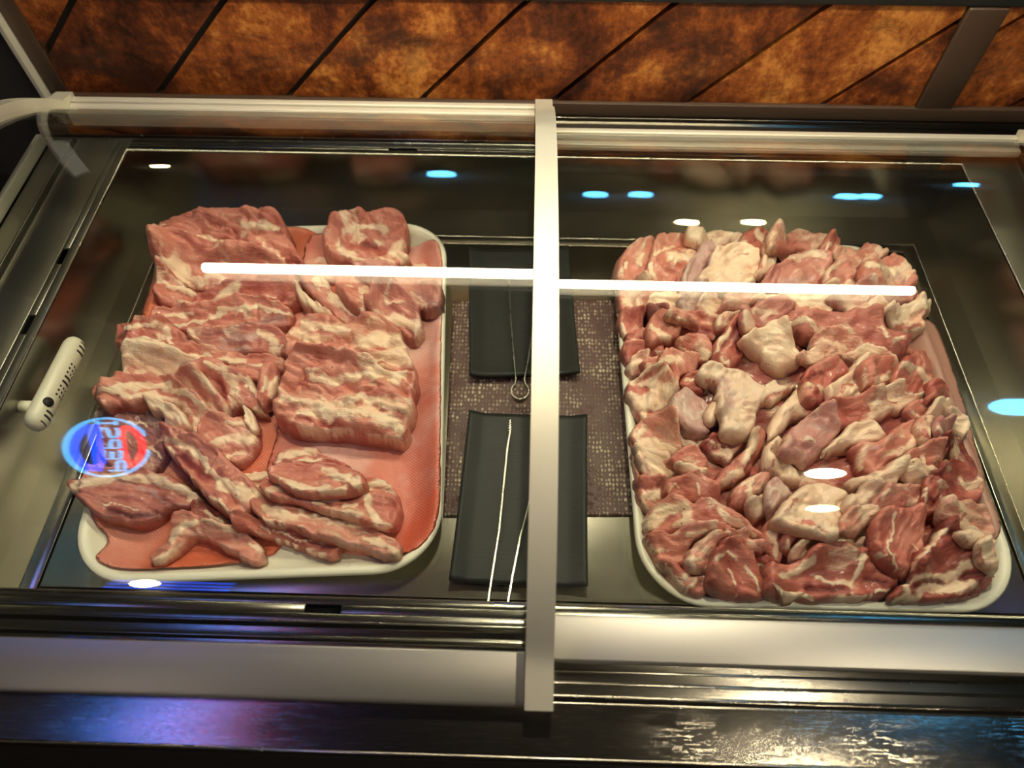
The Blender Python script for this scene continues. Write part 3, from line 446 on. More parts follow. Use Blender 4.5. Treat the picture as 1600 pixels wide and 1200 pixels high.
 '1220,849 1231,834 1248,836 1249,857 1235,869 1224,862','f4 1232,842 1230,860'),
('pork_fat_chunk','yellowish bed of fat beneath the front bone-in chop',18,dict(vein=.12,tone=.3,cov=.92),
 '1230,880 1236,860 1250,848 1280,838 1330,836 1358,852 1352,868 1300,874 1252,886',''),
('pork_chunk','tiny dark red scraps wedged between the two front lean pieces',16,dict(tone=.75,cov=.1),
 '1166,874 1202,882 1201,915 1186,908 1176,894','f4 1176,880 1194,886'),
('pork_chunk','large rolled pork piece with a pale domed end at the lower left of the heap',28,dict(tone=.45,cov=.08,w=13,lift=3),
 '1006,820 1016,799 1046,782 1067,782 1078,792 1090,788 1115,788 1143,804 1163,818 1184,833 1188,844 1165,841 1130,829 1102,827 1070,837 1042,843 1018,842','f20 1016,820 1036,798 1066,790;f14 1072,802 1080,816 1058,822;f10 1122,798 1150,816 1178,836;l12 1040,820 1060,806;l12 1088,802 1112,806'),
('pork_chunk','long curved lean slice wrapping below the large rolled piece',24,dict(tone=.52,cov=.08),
 '1008,844 1034,831 1050,837 1074,826 1100,820 1126,820 1160,832 1170,848 1190,848 1192,864 1164,870 1134,853 1112,843 1085,855 1069,887 1030,884 1016,862','f6 1076,838 1110,828;f13 1172,852 1184,858;f5 1012,842 1024,864 1044,860;f5 1134,830 1128,840;s5 1146,838 1140,850'),
('pork_chunk','lean pork piece with a curled white ribbon in the front left bend of the tray',24,dict(tone=.5,cov=.06),
 '1027,883 1046,876 1064,890 1075,904 1085,899 1111,894 1120,906 1110,923 1090,931 1070,929 1049,912 1036,898','f5 1072,902 1084,894 1087,908 1076,915;f5 1040,884 1060,910 1072,922;f4 1098,900 1110,912'),
('pork_chunk','marbled pink pork piece between the curled ribbon and the big front lean piece',24,dict(tone=.4,cov=.4,lift=3),
 '1070,869 1081,855 1110,840 1136,847 1116,868 1110,888 1090,893 1074,889','l9 1104,852 1116,846;l7 1090,866 1100,870;f6 1078,872 1088,888;l8 1096,884 1106,880'),
('pork_chunk','big red lean pork piece standing on the front rim left of the bone-in chop',30,dict(vein=.12,tone=.62,cov=.03,w=13),
 '1104,908 1109,871 1134,848 1155,865 1168,880 1180,898 1192,921 1190,939 1162,940 1130,932 1108,921','f4 1136,888 1144,910 1156,934;f5 1166,884 1178,902 1188,920;f4 1118,874 1136,858 1150,872;l8 1120,900 1150,920'),
('pork_chop','front bone-in chop with a pale shank end lying along the front rim',30,dict(tone=.58,cov=.05,w=12,lift=3),
 '1194,931 1197,905 1200,882 1226,884 1246,882 1258,872 1274,855 1296,846 1330,854 1358,866 1376,878 1394,894 1401,912 1390,929 1360,935 1336,939 1300,941 1262,939 1240,933 1222,940 1203,938','f7 1276,905 1300,908 1328,912 1336,936;f8 1346,870 1342,884 1332,908;d12 1260,920 1292,922 1328,924;d8 1352,905 1386,914;f11 1226,898 1250,892 1270,872;l10 1206,900 1216,920;f4 1300,938 1340,934 1388,922'),
('pork_fat_strip','limp pale scrap of skin hanging over the front rim under the shank end',10,dict(tone=.35,cov=.6,w=5),
 '1194,931 1225,928 1250,933 1261,946 1240,942 1215,948 1203,940',''),
# right middle
('pork_fat_strip','pale fatty band above the white-centred round piece, right of heap',16,dict(tone=.4,cov=.6),
 '1316,564 1345,555 1380,558 1397,566 1370,574 1333,574','l5 1340,566 1370,568'),
('pork_chunk','brown lean chunk with a dark fold left of the pale ruffled fat piece',26,dict(tone=.62,cov=.05,lift=3),
 '1250,608 1255,588 1270,573 1290,568 1322,579 1322,591 1302,603 1297,625 1290,638 1272,636 1255,624','f6 1262,596 1270,602;f4 1280,600 1286,610;d12 1276,612 1284,632;d8 1262,590 1284,582'),
('pork_fat_chunk','pale ruffled fat piece in the right middle of the heap',24,dict(tone=.4,cov=.75,lift=4),
 '1291,636 1296,602 1328,580 1337,565 1350,568 1355,603 1358,616 1342,634 1320,640 1298,638','l4 1312,612 1330,600;g3 1300,630 1312,620 1340,624;l5 1346,580 1350,600'),
('pork_chunk','round lean pork piece with a white fat centre, right middle of heap',24,dict(tone=.5,cov=.06,lift=3),
 '1342,571 1370,564 1394,564 1403,580 1398,596 1382,611 1364,611 1352,608 1346,590','f15 1374,596 1390,586;l5 1376,598 1386,596;f5 1346,578 1352,600'),
('pork_chunk','lean pork piece capped with white fat by the right rim, beside the white-centred round piece',24,dict(tone=.5,cov=.06,lift=3),
 '1394,596 1405,569 1430,556 1446,560 1453,582 1453,611 1437,621 1410,625 1394,612','f12 1414,572 1438,576 1448,602;l12 1408,594 1434,602;s7 1404,612 1424,616'),
('pork_fat_strip','tan fold of fat under the two capped lean pieces at the right',16,dict(tone=.35,cov=.7),
 '1348,624 1372,612 1396,614 1412,622 1454,614 1450,637 1422,641 1392,645 1370,637','l4 1370,628 1400,632'),
('pork_chunk','orange pork nub near the right rim above the white knob',18,dict(tone=.48,cov=.12),
 '1412,652 1419,635 1446,632 1451,655 1432,665','f4 1430,640 1440,652'),
('pork_chunk','dark red pork piece hugging the right tray wall',20,dict(tone=.75,cov=.02),
 '1446,628 1451,600 1468,604 1480,622 1478,637 1460,635',''),
('pork_fat_chunk','yellow lump of fat beside the right tray wall',18,dict(tone=.3,cov=.9),
 '1444,656 1459,630 1476,634 1478,652 1460,665',''),
('pork_fat_chunk','smooth cream fat piece standing against the right tray wall',20,dict(tone=.3,cov=.95),
 '1474,652 1488,644 1502,666 1502,690 1484,682',''),
('pork_chunk','long lean pork slice lying slantwise across the right middle of the heap',22,dict(tone=.52,cov=.04,lift=2),
 '1272,650 1300,639 1356,628 1378,633 1393,645 1365,662 1332,666 1308,679 1288,665','f8 1384,642 1362,657 1340,662;l8 1310,650 1360,640;s6 1284,654 1300,660'),
('pork_chunk','mauve pork piece veiled in silvery membrane above the bright light reflection',26,dict(tone=.55,cov=.1,sil=.5,lift=4),
 '1228,684 1255,659 1278,652 1294,659 1310,677 1298,699 1285,708 1252,726 1218,708','s10 1240,672 1276,660 1300,676;f4 1262,686 1272,692;d10 1250,690 1264,700'),
('pork_fat_chunk','cream fat tongue rising right of the silvery membrane piece',22,dict(tone=.35,cov=.88,lift=6),
 '1286,709 1310,684 1327,667 1344,662 1368,664 1385,689 1360,695 1336,699 1312,707 1292,712','s4 1320,690 1350,680'),
('pork_chunk','broad orange-brown lean piece right of the bright light reflection',28,dict(tone=.5,cov=.04,lift=5),
 '1328,704 1348,693 1380,688 1392,672 1416,662 1432,664 1439,690 1435,706 1406,719 1382,733 1367,746 1342,734 1334,714','f6 1340,712 1346,732;l10 1370,706 1420,684;s7 1350,702 1372,698;f6 1372,740 1392,726'),
('pork_fat_chunk','white knob of pork fat near the right wall below the orange nub',20,dict(tone=.42,cov=.6,lift=3),
 '1428,668 1439,658 1457,664 1459,687 1452,707 1435,709','l5 1446,674 1452,690'),
('pork_chunk','mauve upright fold of pork right of the white knob',20,dict(tone=.65,cov=.06,sil=.4),
 '1454,668 1470,660 1476,678 1470,712 1461,737 1452,720','f5 1464,668 1472,674'),
('pork_chunk','dark red sliver slanting down the right wall with a fat fleck',18,dict(tone=.85,cov=.05),
 '1470,686 1489,694 1513,720 1525,746 1528,764 1505,748 1480,716','f6 1492,704 1498,712;f5 1506,722 1514,732'),
('pork_chunk','pale-veined pork piece with dark hollow, right of the broad orange-brown piece',20,dict(tone=.55,cov=.2),
 '1402,719 1426,706 1447,708 1459,722 1458,741 1420,739 1403,732','f6 1440,714 1450,736;f5 1408,726 1420,716'),
('pork_fat_chunk','tan smooth fat piece below the dark hollow at the right',20,dict(tone=.3,cov=.88,lift=3),
 '1400,743 1416,732 1458,735 1454,752 1432,759 1410,755',''),
('pork_fat_chunk','pink-white pork piece just right of the twin light reflections',24,dict(tone=.38,cov=.5,lift=4),
 '1322,750 1366,742 1392,724 1406,728 1400,754 1386,767 1336,768','f9 1340,754 1376,750 1396,732;l6 1346,762 1380,760'),
('pork_fat_chunk','big pale pink flap of fat carrying both round light reflections',28,dict(tone=.38,cov=.82,lift=7),
 '1206,820 1213,804 1231,781 1250,764 1280,756 1312,764 1325,780 1325,801 1316,828 1300,841 1280,839 1255,833 1228,825','l4 1224,800 1244,782;l3 1240,812 1290,826;g3 1236,792 1262,772'),
('pork_fat_chunk','cream-grey fat lump right of the big pale flap',20,dict(tone=.35,cov=.75,sil=.3,lift=3),
 '1318,794 1326,777 1352,764 1376,771 1377,788 1355,803 1326,807','f8 1358,770 1368,782'),
('pork_chunk','mauve-pink pork piece with a pale rim above the right chop',20,dict(tone=.45,cov=.2,sil=.2),
 '1350,816 1358,794 1385,761 1412,765 1442,761 1447,779 1438,793 1412,800 1382,803 1361,818','f6 1388,766 1380,782;f5 1420,794 1440,784;l8 1400,776 1430,772;d4 1406,784 1408,796'),
('pork_fat_strip','pale pink scrap beneath the cream-grey fat lump',16,dict(tone=.4,cov=.45),
 '1312,836 1321,802 1355,803 1358,822 1336,836','l5 1322,826 1330,810'),
('pork_chunk','glossy red pork pile piece at the right wall above the tan rounded piece',22,dict(tone=.72,cov=.06),
 '1457,742 1479,726 1507,734 1527,760 1527,785 1500,791 1475,783 1460,762','f7 1466,760 1474,770;f5 1500,744 1508,760;l9 1474,746 1486,740'),
('pork_chunk','deep red upright scrap left of the glossy red piece',20,dict(tone=.75,cov=.05),
 '1433,796 1443,755 1460,750 1475,772 1471,798 1457,809 1438,807','f4 1450,764 1446,784;d6 1454,780 1460,784'),
('pork_chunk','tan rounded pork piece near the right front of the heap',26,dict(tone=.38,cov=.4,lift=2),
 '1463,810 1472,781 1506,786 1529,795 1547,816 1543,843 1520,841 1498,833 1478,823','l6 1484,796 1500,798;l5 1506,806 1494,820;l7 1516,816 1536,824'),
('pork_chop','lean chop parted by thin fat seams, left of the front right corner chop',28,dict(vein=.12,tone=.6,cov=.03,w=12,lift=3),
 '1358,846 1362,820 1382,797 1412,796 1436,794 1443,816 1441,841 1437,870 1422,903 1412,909 1394,892 1370,866','f4 1398,802 1394,830 1390,856;f3 1392,860 1402,884 1414,896;f5 1370,864 1386,868;f3 1430,848 1436,862 1424,886;l9 1408,820 1424,840'),
('pork_chop','large deep red chop with a bone-end disc in the front right corner of the tray',32,dict(vein=.12,tone=.75,cov=.03,w=13,lift=2),
 '1422,898 1434,864 1451,851 1459,831 1476,818 1497,826 1514,847 1528,868 1542,888 1541,902 1521,923 1496,935 1440,941 1388,938 1400,918 1414,914','f8 1424,888 1440,866 1458,848 1480,826;f15 1424,906 1460,902 1494,896 1528,872;d13 1428,912 1450,910 1466,908;f17 1440,922 1480,920 1516,912;d18 1508,900 1524,898;f6 1398,934 1440,930;l7 1440,932 1490,926;f6 1410,900 1418,926'),
('pork_fat_chunk','crumbly white bit of fat above the corner chop',16,dict(tone=.4,cov=.7,lift=4),
 '1496,832 1520,839 1525,858 1506,851','l4 1512,846 1518,850'),
('pork_fat_strip','pale pink strip of fat squeezed along the right rim at the front corner',18,dict(tone=.38,cov=.55),
 '1524,848 1545,845 1545,867 1546,897 1534,893 1524,868','l4 1530,856 1538,882'),
]
# ------------------------------------------------------------------ room (mostly known from the reflections in the glass)
def struct(name, mb, m, bevel=0.): return tag(mb.build(name, m, None, bevel), kind='structure')
struct('floor', MB().box(-3.3, 3.7, -1.6, 5.6, -.86, -.80), ROOMF)
struct('ceiling', MB().box(-3.3, 3.7, -1.6, 5.6, 1.75, 1.80), ROOMC)
struct('wall_left', MB().box(-1.26, -1.2, -.5, .895, -.80, 1.75), ROOMW)
struct('wall_right', MB().box(3.7, 3.76, -1.6, 5.6, -.80, 1.75), ROOMW)
struct('wall_front', MB().box(-3.3, 3.7, -1.66, -1.6, -.80, 1.75), ROOMW)
struct('wall_far', MB().box(-3.3, 3.7, 5.6, 5.66, -.80, 1.75), ROOMW)
# low wooden wall behind the counter: diagonal boards with open joints on a dark backing
def board_wall():
    y0, y1, z0, z1 = .900, .914, .1195, .262
    mb = MB(); pl = []
    k = 0; x = -1.30; xl, xr = -.672, .545
    def clip(poly, fn):                       # Sutherland-Hodgman in (x, z)
        out = []
        for i in range(len(poly)):
            a, b = poly[i], poly[(i + 1) % len(poly)]; fa, fb = fn(a), fn(b)
            if fa >= 0: out.append(a)
            if (fa >= 0) != (fb >= 0): t = fa / (fa - fb); out.append((a[0] + t * (b[0] - a[0]), a[1] + t * (b[1] - a[1])))
        return out
    joints = [-.93, -.735, -.54, -.35, -.156, .032, .225, .417, .61, .80, .99, 1.18]
    for a, b, lo, hi in [(joints[i], joints[i + 1], xl, xr) for i in range(len(joints) - 1)] + [(joints[i] + .07, joints[i + 1] + .07, .598, 1.15) for i in range(len(joints) - 1)]:
        g = .0055; dz = z1 - z0
        poly = [(a + g, z0), (b - g, z0), (b - g + dz * 1.04, z1), (a + g + dz * 1.04, z1)]
        poly = clip(poly, lambda p: p[0] - lo); poly = clip(poly, lambda p: hi - p[0]) if len(poly) > 2 else poly
        if len(poly) < 3: continue
        n = len(poly); yy = y0 + random.uniform(-.0015, .0015)
        mb.add([(p[0], yy, p[1]) for p in poly] + [(p[0], y1, p[1]) for p in poly], [tuple(range(n)), tuple(range(n, 2 * n))[::-1]] + [(i, (i + 1) % n, n + (i + 1) % n, n + i) for i in range(n)])
        pl += [random.random()] * (2 * n)
    me = mb.mesh('wall_back')
    a = me.attributes.new('plank', 'FLOAT', 'POINT'); a.data.foreach_set('value', pl)
    return tag(link('wall_back', me, WOOD), kind='structure')
board_wall()
struct('trim_1', MB().box(-.695, 1.2, .9145, .93, -.80, .262), BLACKP)                       # backing behind the boards
struct('trim_2', MB().box(-.70, 1.2, .896, .935, .2625, .29), DARK, .002)                     # dark cap
struct('trim_3', MB().box(.5465, .5965, .893, .914, .112, .262), BROWN, .002)                 # upright batten
struct('trim_4', MB().box(-.695, 1.2, .8925, .914, .098, .119), BROWN, .001)                  # plinth strip
struct('trim_5', MB().box(-.7055, -.700, .885, .93, .06, .42), ALU)                           # bright metal corner edge
struct('trim_6', MB().box(-1.19, -.706, .90, .93, -.80, .42), BLACKP)                         # dark panel left of it
struct('trim_7', MB().box(-.6995, -.673, .899, .914, .1195, .262), BROWN, .001)
# ------------------------------------------------------------------ refrigerated counter
XL, XR, YF, YB, ZR = -.567, .596, .187, .806, .095
XC = .0145; OL, OR = -.70, .729
ct = empty('display_counter', (XC, .45, -.80), 'stainless steel refrigerated counter with recessed basin in front of the diagonal wooden boards', 'counter')
t = .0015
MB().box(XL - t, XL, YF, YB, -.006, ZR).build('basin_wall', STEEL_Y, ct); MB().box(XR, XR + t, YF, YB, -.006, ZR).build('basin_wall', STEEL_Y, ct)
MB().box(XL, XR, YB, YB + t, -.006, ZR).build('basin_wall', STEEL, ct); MB().box(XL, XR, YF - t, YF, -.006, ZR).build('basin_wall', STEEL, ct)
MB().tube([(XL, YF, ZR), (XR, YF, ZR), (XR, YB, ZR), (XL, YB, ZR)], .0016, 10, True).build('basin_rim', BEAD, ct)
MB().box(XL, XR, YF, YB, -.0075, -.006).build('basin_floor', FLOOR_S, ct)
# raised floor plate: inner sheet and the border strip round it, parted by a dark seam
px0, px1, py0, py1 = -.533, .558, .200, .745
MB().box(px0 + .021, px1 - .021, py0 + .018, py1 - .018, -.006, 0).build('floor_plate', FLOOR_S, ct, .0008)
for q in ((px0, px0 + .0185, py0, py1), (px1 - .0185, px1, py0, py1), (px0 + .019, px1 - .019, py0, py0 + .0155), (px0 + .019, px1 - .019, py1 - .0155, py1)):
    MB().box(*q, -.006, .0003).build('plate_border', FLOOR_S, ct, .0010)
MB().tube([(px0, py0, -.0005), (px1, py0, -.0005), (px1, py1, -.0005), (px0, py1, -.0005)], .0013, 8, True).build('plate_edge', BEAD, ct)
MB().box(px0 + .010, px1 - .010, py0 + .010, py1 - .010, -.0061, -.0058).build('plate_seam', DARK, ct)
# top flange round the basin
def slab(mb, x0, x1, y0, y1, z1=ZR, th=.004): return mb.box(x0, x1, y0, y1, z1 - th, z1)
def flange_run(axis, a0, a1, c0, c1, slots):      # a flange strip with real openings: strips beside the slots, bridges between them
    m = MB(); s0, s1 = slots[0][2], slots[0][3]
    def bx(u0, u1, w0, w1):
        if axis == 'x': slab(m, u0, u1, w0, w1)
        else: slab(m, w0, w1, u0, u1)
    bx(a0, a1, c0, s0); bx(a0, a1, s1, c1); cur = a0
    for (u0, u1, _, _) in slots: bx(cur, u0, s0, s1); cur = u1
    bx(cur, a1, s0, s1)
    return m
fs = [at(475, 956, ZR), at(532, 957, ZR)]
flange_run('x', XL, XR, .166, YF, [(fs[0][0], fs[1][0], .1735, .1815)]).build('front_flange', STEEL, ct, .0008)
ls = [(at(44, 522, ZR)[1], at(53, 492, ZR)[1]), (at(94, 412, ZR)[1], at(104, 388, ZR)[1])]
flange_run('y', .166, YB + .02, -.640, XL, [(ls[0][0], ls[0][1], -.587, -.578), (ls[1][0], ls[1][1], -.587, -.578)]).build('left_flange', STEEL_F, ct, .0008)
slab(MB(), XR, .669, .166, YB + .02).build('right_flange', STEEL_F, ct, .0008)
bs = at(630, 229, ZR)
flange_run('x', XL, XR, YB, YB + .02, [(bs[0] - .02, bs[0] + .02, YB + .009, YB + .014)]).build('back_flange', STEEL, ct, .0008)
for q in [(fs[0][0] - .01, fs[1][0] + .01, .172, .183), (bs[0] - .03, bs[0] + .03, YB + .005, YB + .018)] + [(-.592, -.573, y0 - .005, y1 + .005) for y0, y1 in ls]:
    MB().box(*q, .074, .076).build('slot_backing', DARK, ct)
fp = [(.112, .078), (.166, .078), (.166, .0975), (.1640, .0975), (.1640, .0815), (.1542, .0805), (.1542, .0915), (.1518, .0915), (.1518, .0805), (.1416, .0805), (.1416, .0920), (.1394, .0920), (.1394, .0805), (.112, .0805)]
MB().prism_x(fp, OL, OR).build('front_track', STEEL, ct, .0005)
rp = [(.8262, .078), (.8905, .078), (.8905, .099), (.888, .099), (.888, .0925), (.8447, .0925), (.8447, .1065), (.8420, .1065), (.8420, .0895), (.8362, .0895), (.8362, .0965), (.8342, .0965), (.8342, .0895), (.8282, .0895), (.8282, .0965), (.8262, .0965)]
MB().prism_x(rp, OL, OR).build('rear_track', STEEL, ct, .0006)
for y, z in ((.8272, .0970), (.8352, .0970), (.8434, .1070)): MB().tube([(OL, y, z), (OR, y, z)], .0013, 8).build('rear_rail_bead', BEAD, ct)
for y, z, r_ in ((.1325, .0815, .0012), (.1225, .0812, .0014), (.1115, .0832, .0012)): MB().tube([(OL, y, z), (OR, y, z)], r_, 8).build('front_rail_bead', BEAD, ct)
for y, z in ((.1062, .0800), (.0630, .0790)): MB().tube([(-1.0, y, z), (1.1, y, z)], .0011, 8).build('ledge_bead', BEAD, ct)
for x, s_ in ((-.640, 1), (.669, -1)):
    cp = [(0, .080), (0, .0968), (.003, .0968), (.003, .083), (.011, .083), (.011, .0968), (.014, .0968), (.014, .086), (.050, .086), (.050, .080)]
    MB().prism_y([(x - s_ * u, z) for u, z in cp], .1665, .8255).build('side_channel', STEEL_F, ct, .0007)
MB().box(OL, OL + .008, .166, .826, .086, .104).build('left_edge_bar', ALU_Y, ct, .002)
MB().box(OR - .008, OR, .166, .826, .086, .104).build('right_edge_bar', ALU_Y, ct, .002)
b = MB(); b.prism_x([(.060, .074), (.064, .080), (.106, .080), (.110, .083), (.112, .083), (.112, .070), (.060, .066)], -1.0, 1.1)
b.build('counter_ledge', STEEL_T, ct, .0012)
b = MB(); b.box(-1.0, 1.1, .063, .075, -.79, .066); b.box(-1.0, -.99, .075, .88, -.79, .066); b.box(1.09, 1.1, .075, .88, -.79, .066); b.box(-1.0, 1.1, .88, .888, -.79, .066); b.box(-1.0, 1.1, .063, .888, -.80, -.79)
b.build('cabinet_body', BLACKP, ct)
MB().box(-1.0, OL, .1125, .89, .0665, .079).build('side_worktop', STEEL_T, ct); MB().box(OR, 1.1, .1125, .89, .0665, .079).build('side_worktop', STEEL_T, ct)
# ------------------------------------------------------------------ curved sliding lids
def gz(y, lid):
    yc, hl, z0, z1 = (.483, .35, .12, .14) if lid == 'L' else (.495, .325, .105, .119)
    u = (y - yc) / hl
    return z0 + (z1 - z0) * (u + 1) / 2 + .115 * (1 - (.6 * u * u + .4 * u ** 4))
def ribbon(mb, x0, x1, ys, zf, lo, hi, smooth=True):   # a bar or pane that follows the arch
    n = len(ys); V = []
    for y in ys:
        e = 1e-3; s = (zf(y + e) - zf(y - e)) / (2 * e); nn = nrm(np.array([-s, 1.]))
        for x in (x0, x1):
            for h in (lo, hi): V.append((x, y + nn[0] * h, zf(y) + nn[1] * h))
    top, oth = [], []
    for i in range(n - 1):
        a, c = 4 * i, 4 * i + 4
        top += [(a + 1, a + 3, c + 3, c + 1), (a, c, c + 2, a + 2)]; oth += [(a, a + 1, c + 1, c), (a + 2, c + 2, c + 3, a + 3)]
    b0 = len(mb.v)
    mb.add(V, top, smooth)
    mb.f += [tuple(b0 + i for i in f) for f in oth + [(0, 2, 3, 1), (4 * n - 4, 4 * n - 3, 4 * n - 1, 4 * n - 2)]]; mb.sm += [False] * (len(oth) + 2)
    return mb
def rib_build(mb, name, mat, parent):
    me = bpy.data.meshes.new(name); me.from_pydata(mb.v, [], mb.f); me.update()
    bm = bmesh.new(); bm.from_mesh(me); bmesh.ops.recalc_face_normals(bm, faces=bm.faces)
    for f, k in zip(bm.faces, mb.sm): f.smooth = k
    for e in bm.edges:
        if len(e.link_faces) == 2 and (e.link_faces[0].smooth != e.link_faces[1].smooth or e.calc_face_angle(0) > .7): e.smooth = False
    bm.to_mesh(me); bm.free()
    return link(name, me, mat, parent)
def lid(which, label, x0, x1):
    Lf = which == 'L'
    root = empty('sliding_lid', ((x0 + x1) / 2, .13, .1), label, 'lid', 'sliding glass lids of the counter')
    if Lf: fr = [(.099, .0965), (.099, .103), (.102, .1055), (.1385, .1225), (.1395, .120), (.1395, .0965)]; yb0, yb1, zb = .829, .862, .1405; yg0, yg1 = .1385, .832
    else: fr = [(.1355, .0985), (.1355, .100), (.138, .1025), (.1745, .1075), (.1755, .105), (.1755, .0985)]; yb0, yb1, zb = .8085, .8395, .119; yg0, yg1 = .1745, .812
    xa, xb = (x0 + .024, x1 - .024) if Lf else (x0 + .019, x1 - .025)
    MB().prism_x(fr, xa, xb).build('front_rail', ALU_F, root, .0008)
    m = MB(); w = (yb1 - yb0) / 3                    # rear rail: three stepped ribs
    for k in range(3): m.box(xa, xb, yb0 + k * w + .0004, yb0 + (k + 1) * w - .0012, zb - .012 - (0 if not Lf else .010), zb - .0025 * (2 - k))
    m.box(xa, xb, yb0, yb1, zb - .014 - (0 if not Lf else .010), zb - .008); m.build('rear_rail', ALU, root, .0006)
    zf = lambda y: gz(y, which)
    ys = list(np.linspace(yg0, yg1, 64))
    rib_build(ribbon(MB(), xa, xb, ys, zf, -.002, 0.), 'glass_pane', GLASS, root)
    e0, e1 = (.0985, .8635) if Lf else (.1355, .840)
    def zs(y):                                       # the side bars run over the rails and follow the arch between them
        if y < yg0: return zf(yg0) + (y - yg0) * (.46 if Lf else .12)
        if y > yg1: return zf(yg1) - (y - yg1) * .25
        return zf(y)
    yy = list(np.linspace(e0, yg0, 4)[:-1]) + ys + list(np.linspace(yg1, e1, 4)[1:])
    hi = .011 if Lf else .006
    for xa2, xb2, nm in ((x0, x0 + (.0235 if Lf else .0185), 'side_bar'), (x1 - (.0235 if Lf else .0245), x1, 'side_bar')):
        m = ribbon(MB(), xa2, xb2, yy, zs, -.006, hi)
        o = rib_build(m, nm, ALU_Y, root)
        if Lf and xb2 < 0: pass
    return root
lid('L', 'left sliding lid of curved glass whose aluminium side bar divides the counter in the middle', -.664, .0295)
lid('R', 'right sliding lid of curved glass set lower, with broad pale aluminium front rail', .0085, .692)
# ------------------------------------------------------------------ trays
def rr_sdf(x, y, hx, hy, r):                          # inward distance from the edge of a rounded rectangle (positive inside)
    qx = np.abs(x) - (hx - r); qy = np.abs(y) - (hy - r)
    return r - (np.hypot(np.maximum(qx, 0), np.maximum(qy, 0)) + np.minimum(np.maximum(qx, qy), 0))
TRAYS = {'L': dict(c=(-.2915, .4735), rot=math.radians(3.8), hx=.194, hy=.2525, r=.07), 'R': dict(c=(.3135, .4565), rot=math.radians(.6), hx=.1955, hy=.250, r=.075)}
PROF_IN = [(0., .0335), (.0025, .0365), (.008, .0362), (.013, .028), (.022, .0145), (.032, .0105), (.045, .0100)]
PROF_OUT = [(.034, .0006), (.030, .0010), (.010, .0245), (.005, .0290), (.001, .0312)]
def tray_h(x, y, T):
    c, s = math.cos(-T['rot']), math.sin(-T['rot']); dx, dy = x - T['c'][0], y - T['c'][1]
    d = rr_sdf(c * dx - s * dy, s * dx + c * dy, T['hx'], T['hy'], T['r'])
    z = np.interp(d, [p[0] for p in PROF_IN], [p[1] for p in PROF_IN]); return np.where(d > 0, z, 0.), d
def make_tray(T, label):
    def ring(d, z):
        hx, hy, r = T['hx'] - d, T['hy'] - d, max(T['r'] - d, .012); out = []
        for q, (sx, sy) in enumerate(((1, 1), (-1, 1), (-1, -1), (1, -1))):
            for k in range(13):
                a = math.pi / 2 * q + math.pi / 2 * k / 12
                out.append((sx * (hx - r) + r * math.cos(a), sy * (hy - r) + r * math.sin(a), z))
        return out
    R = [ring(d, z) for d, z in PROF_OUT + PROF_IN]; n = len(R[0]); V = [p for r in R for p in r]; Fc = []
    for i in range(len(R) - 1):
        for k in range(n): Fc.append((i * n + k, i * n + (k + 1) % n, (i + 1) * n + (k + 1) % n, (i + 1) * n + k))
    Fc += [tuple(range(n))[::-1], tuple((len(R) - 1) * n + k for k in range(n))]
    mb = MB().add(V, Fc, True); me = mb.mesh('serving_tray')
    o = link('serving_tray', me, WHITE, None, (T['c'][0], T['c'][1], 0), T['rot'])
    return tag(o, label, 'tray', 'white serving trays in the counter')
make_tray(TRAYS['L'], 'cream white tray lined with red pads, holding sliced pork belly with bare patches')
make_tray(TRAYS['R'], 'cream white tray heaped full with pork chunks, right of the black plates')
# ------------------------------------------------------------------ height map on which everything soft comes to lie
GX0, GX1, GY0, GY1, GS = -.62, .66, .16, .84, .0016
GXS = np.arange(GX0, GX1, GS); GYS = np.arange(GY0, GY1, GS); GXX, GYY = np.meshgrid(GXS, GYS)
HM = np.zeros_like(GXX)
for T in TRAYS.values(): HM = np.maximum(HM, tray_h(GXX, GYY, T)[0])
def gauss(a, s):
    r = int(3 * s) + 1; k = np.exp(-.5 * (np.arange(-r, r + 1) / s) ** 2); k /= k.sum()
    p = np.pad(a, r, mode='edge'); p = sum(k[i] * p[:, i:i + a.shape[1]] for i in range(2 * r + 1)); return sum(k[i] * p[i:i + a.shape[0], :] for i in range(2 * r + 1))
def maxf(a, r):
    p = np.pad(a, r, mode='edge'); q = p[:, r:-r].copy()
    for i in range(2 * r + 1): q = np.maximum(q, p[:, i:i + a.shape[1]])
    o = q[r:-r].copy()
    for i in range(2 * r + 1): o = np.maximum(o, q[i:i + a.shape[0]])
    return o
def bil(a, x, y):
    fx = np.clip((np.asarray(x) - GX0) / GS, 0, a.shape[1] - 1.001); fy = np.clip((np.asarray(y) - GY0) / GS, 0, a.shape[0] - 1.001)
    i = fx.astype(int); j = fy.astype(int); u = fx - i; v = fy - j
    return (a[j, i] * (1 - u) + a[j, i + 1] * u) * (1 - v) + (a[j + 1, i] * (1 - u) + a[j + 1, i + 1] * u) * v
_P = RNG.rand(64, 64)
def vnoise(x, y, s, seed=0):                           # smooth value noise, s = feature size in metres, range -1..1
    fx = x / s + seed * 7.31; fy = y / s + seed * 3.77; i = np.floor(fx).astype(int); j = np.floor(fy).astype(int); u = fx - i; v = fy - j
    u = u * u * (3 - 2 * u); v = v * v * (3 - 2 * v); g = lambda a, b: _P[b % 64, a % 64]
    return 2 * ((g(i, j) * (1 - u) + g(i + 1, j) * u) * (1 - v) + (g(i, j + 1) * (1 - u) + g(i + 1, j + 1) * u) * v) - 1
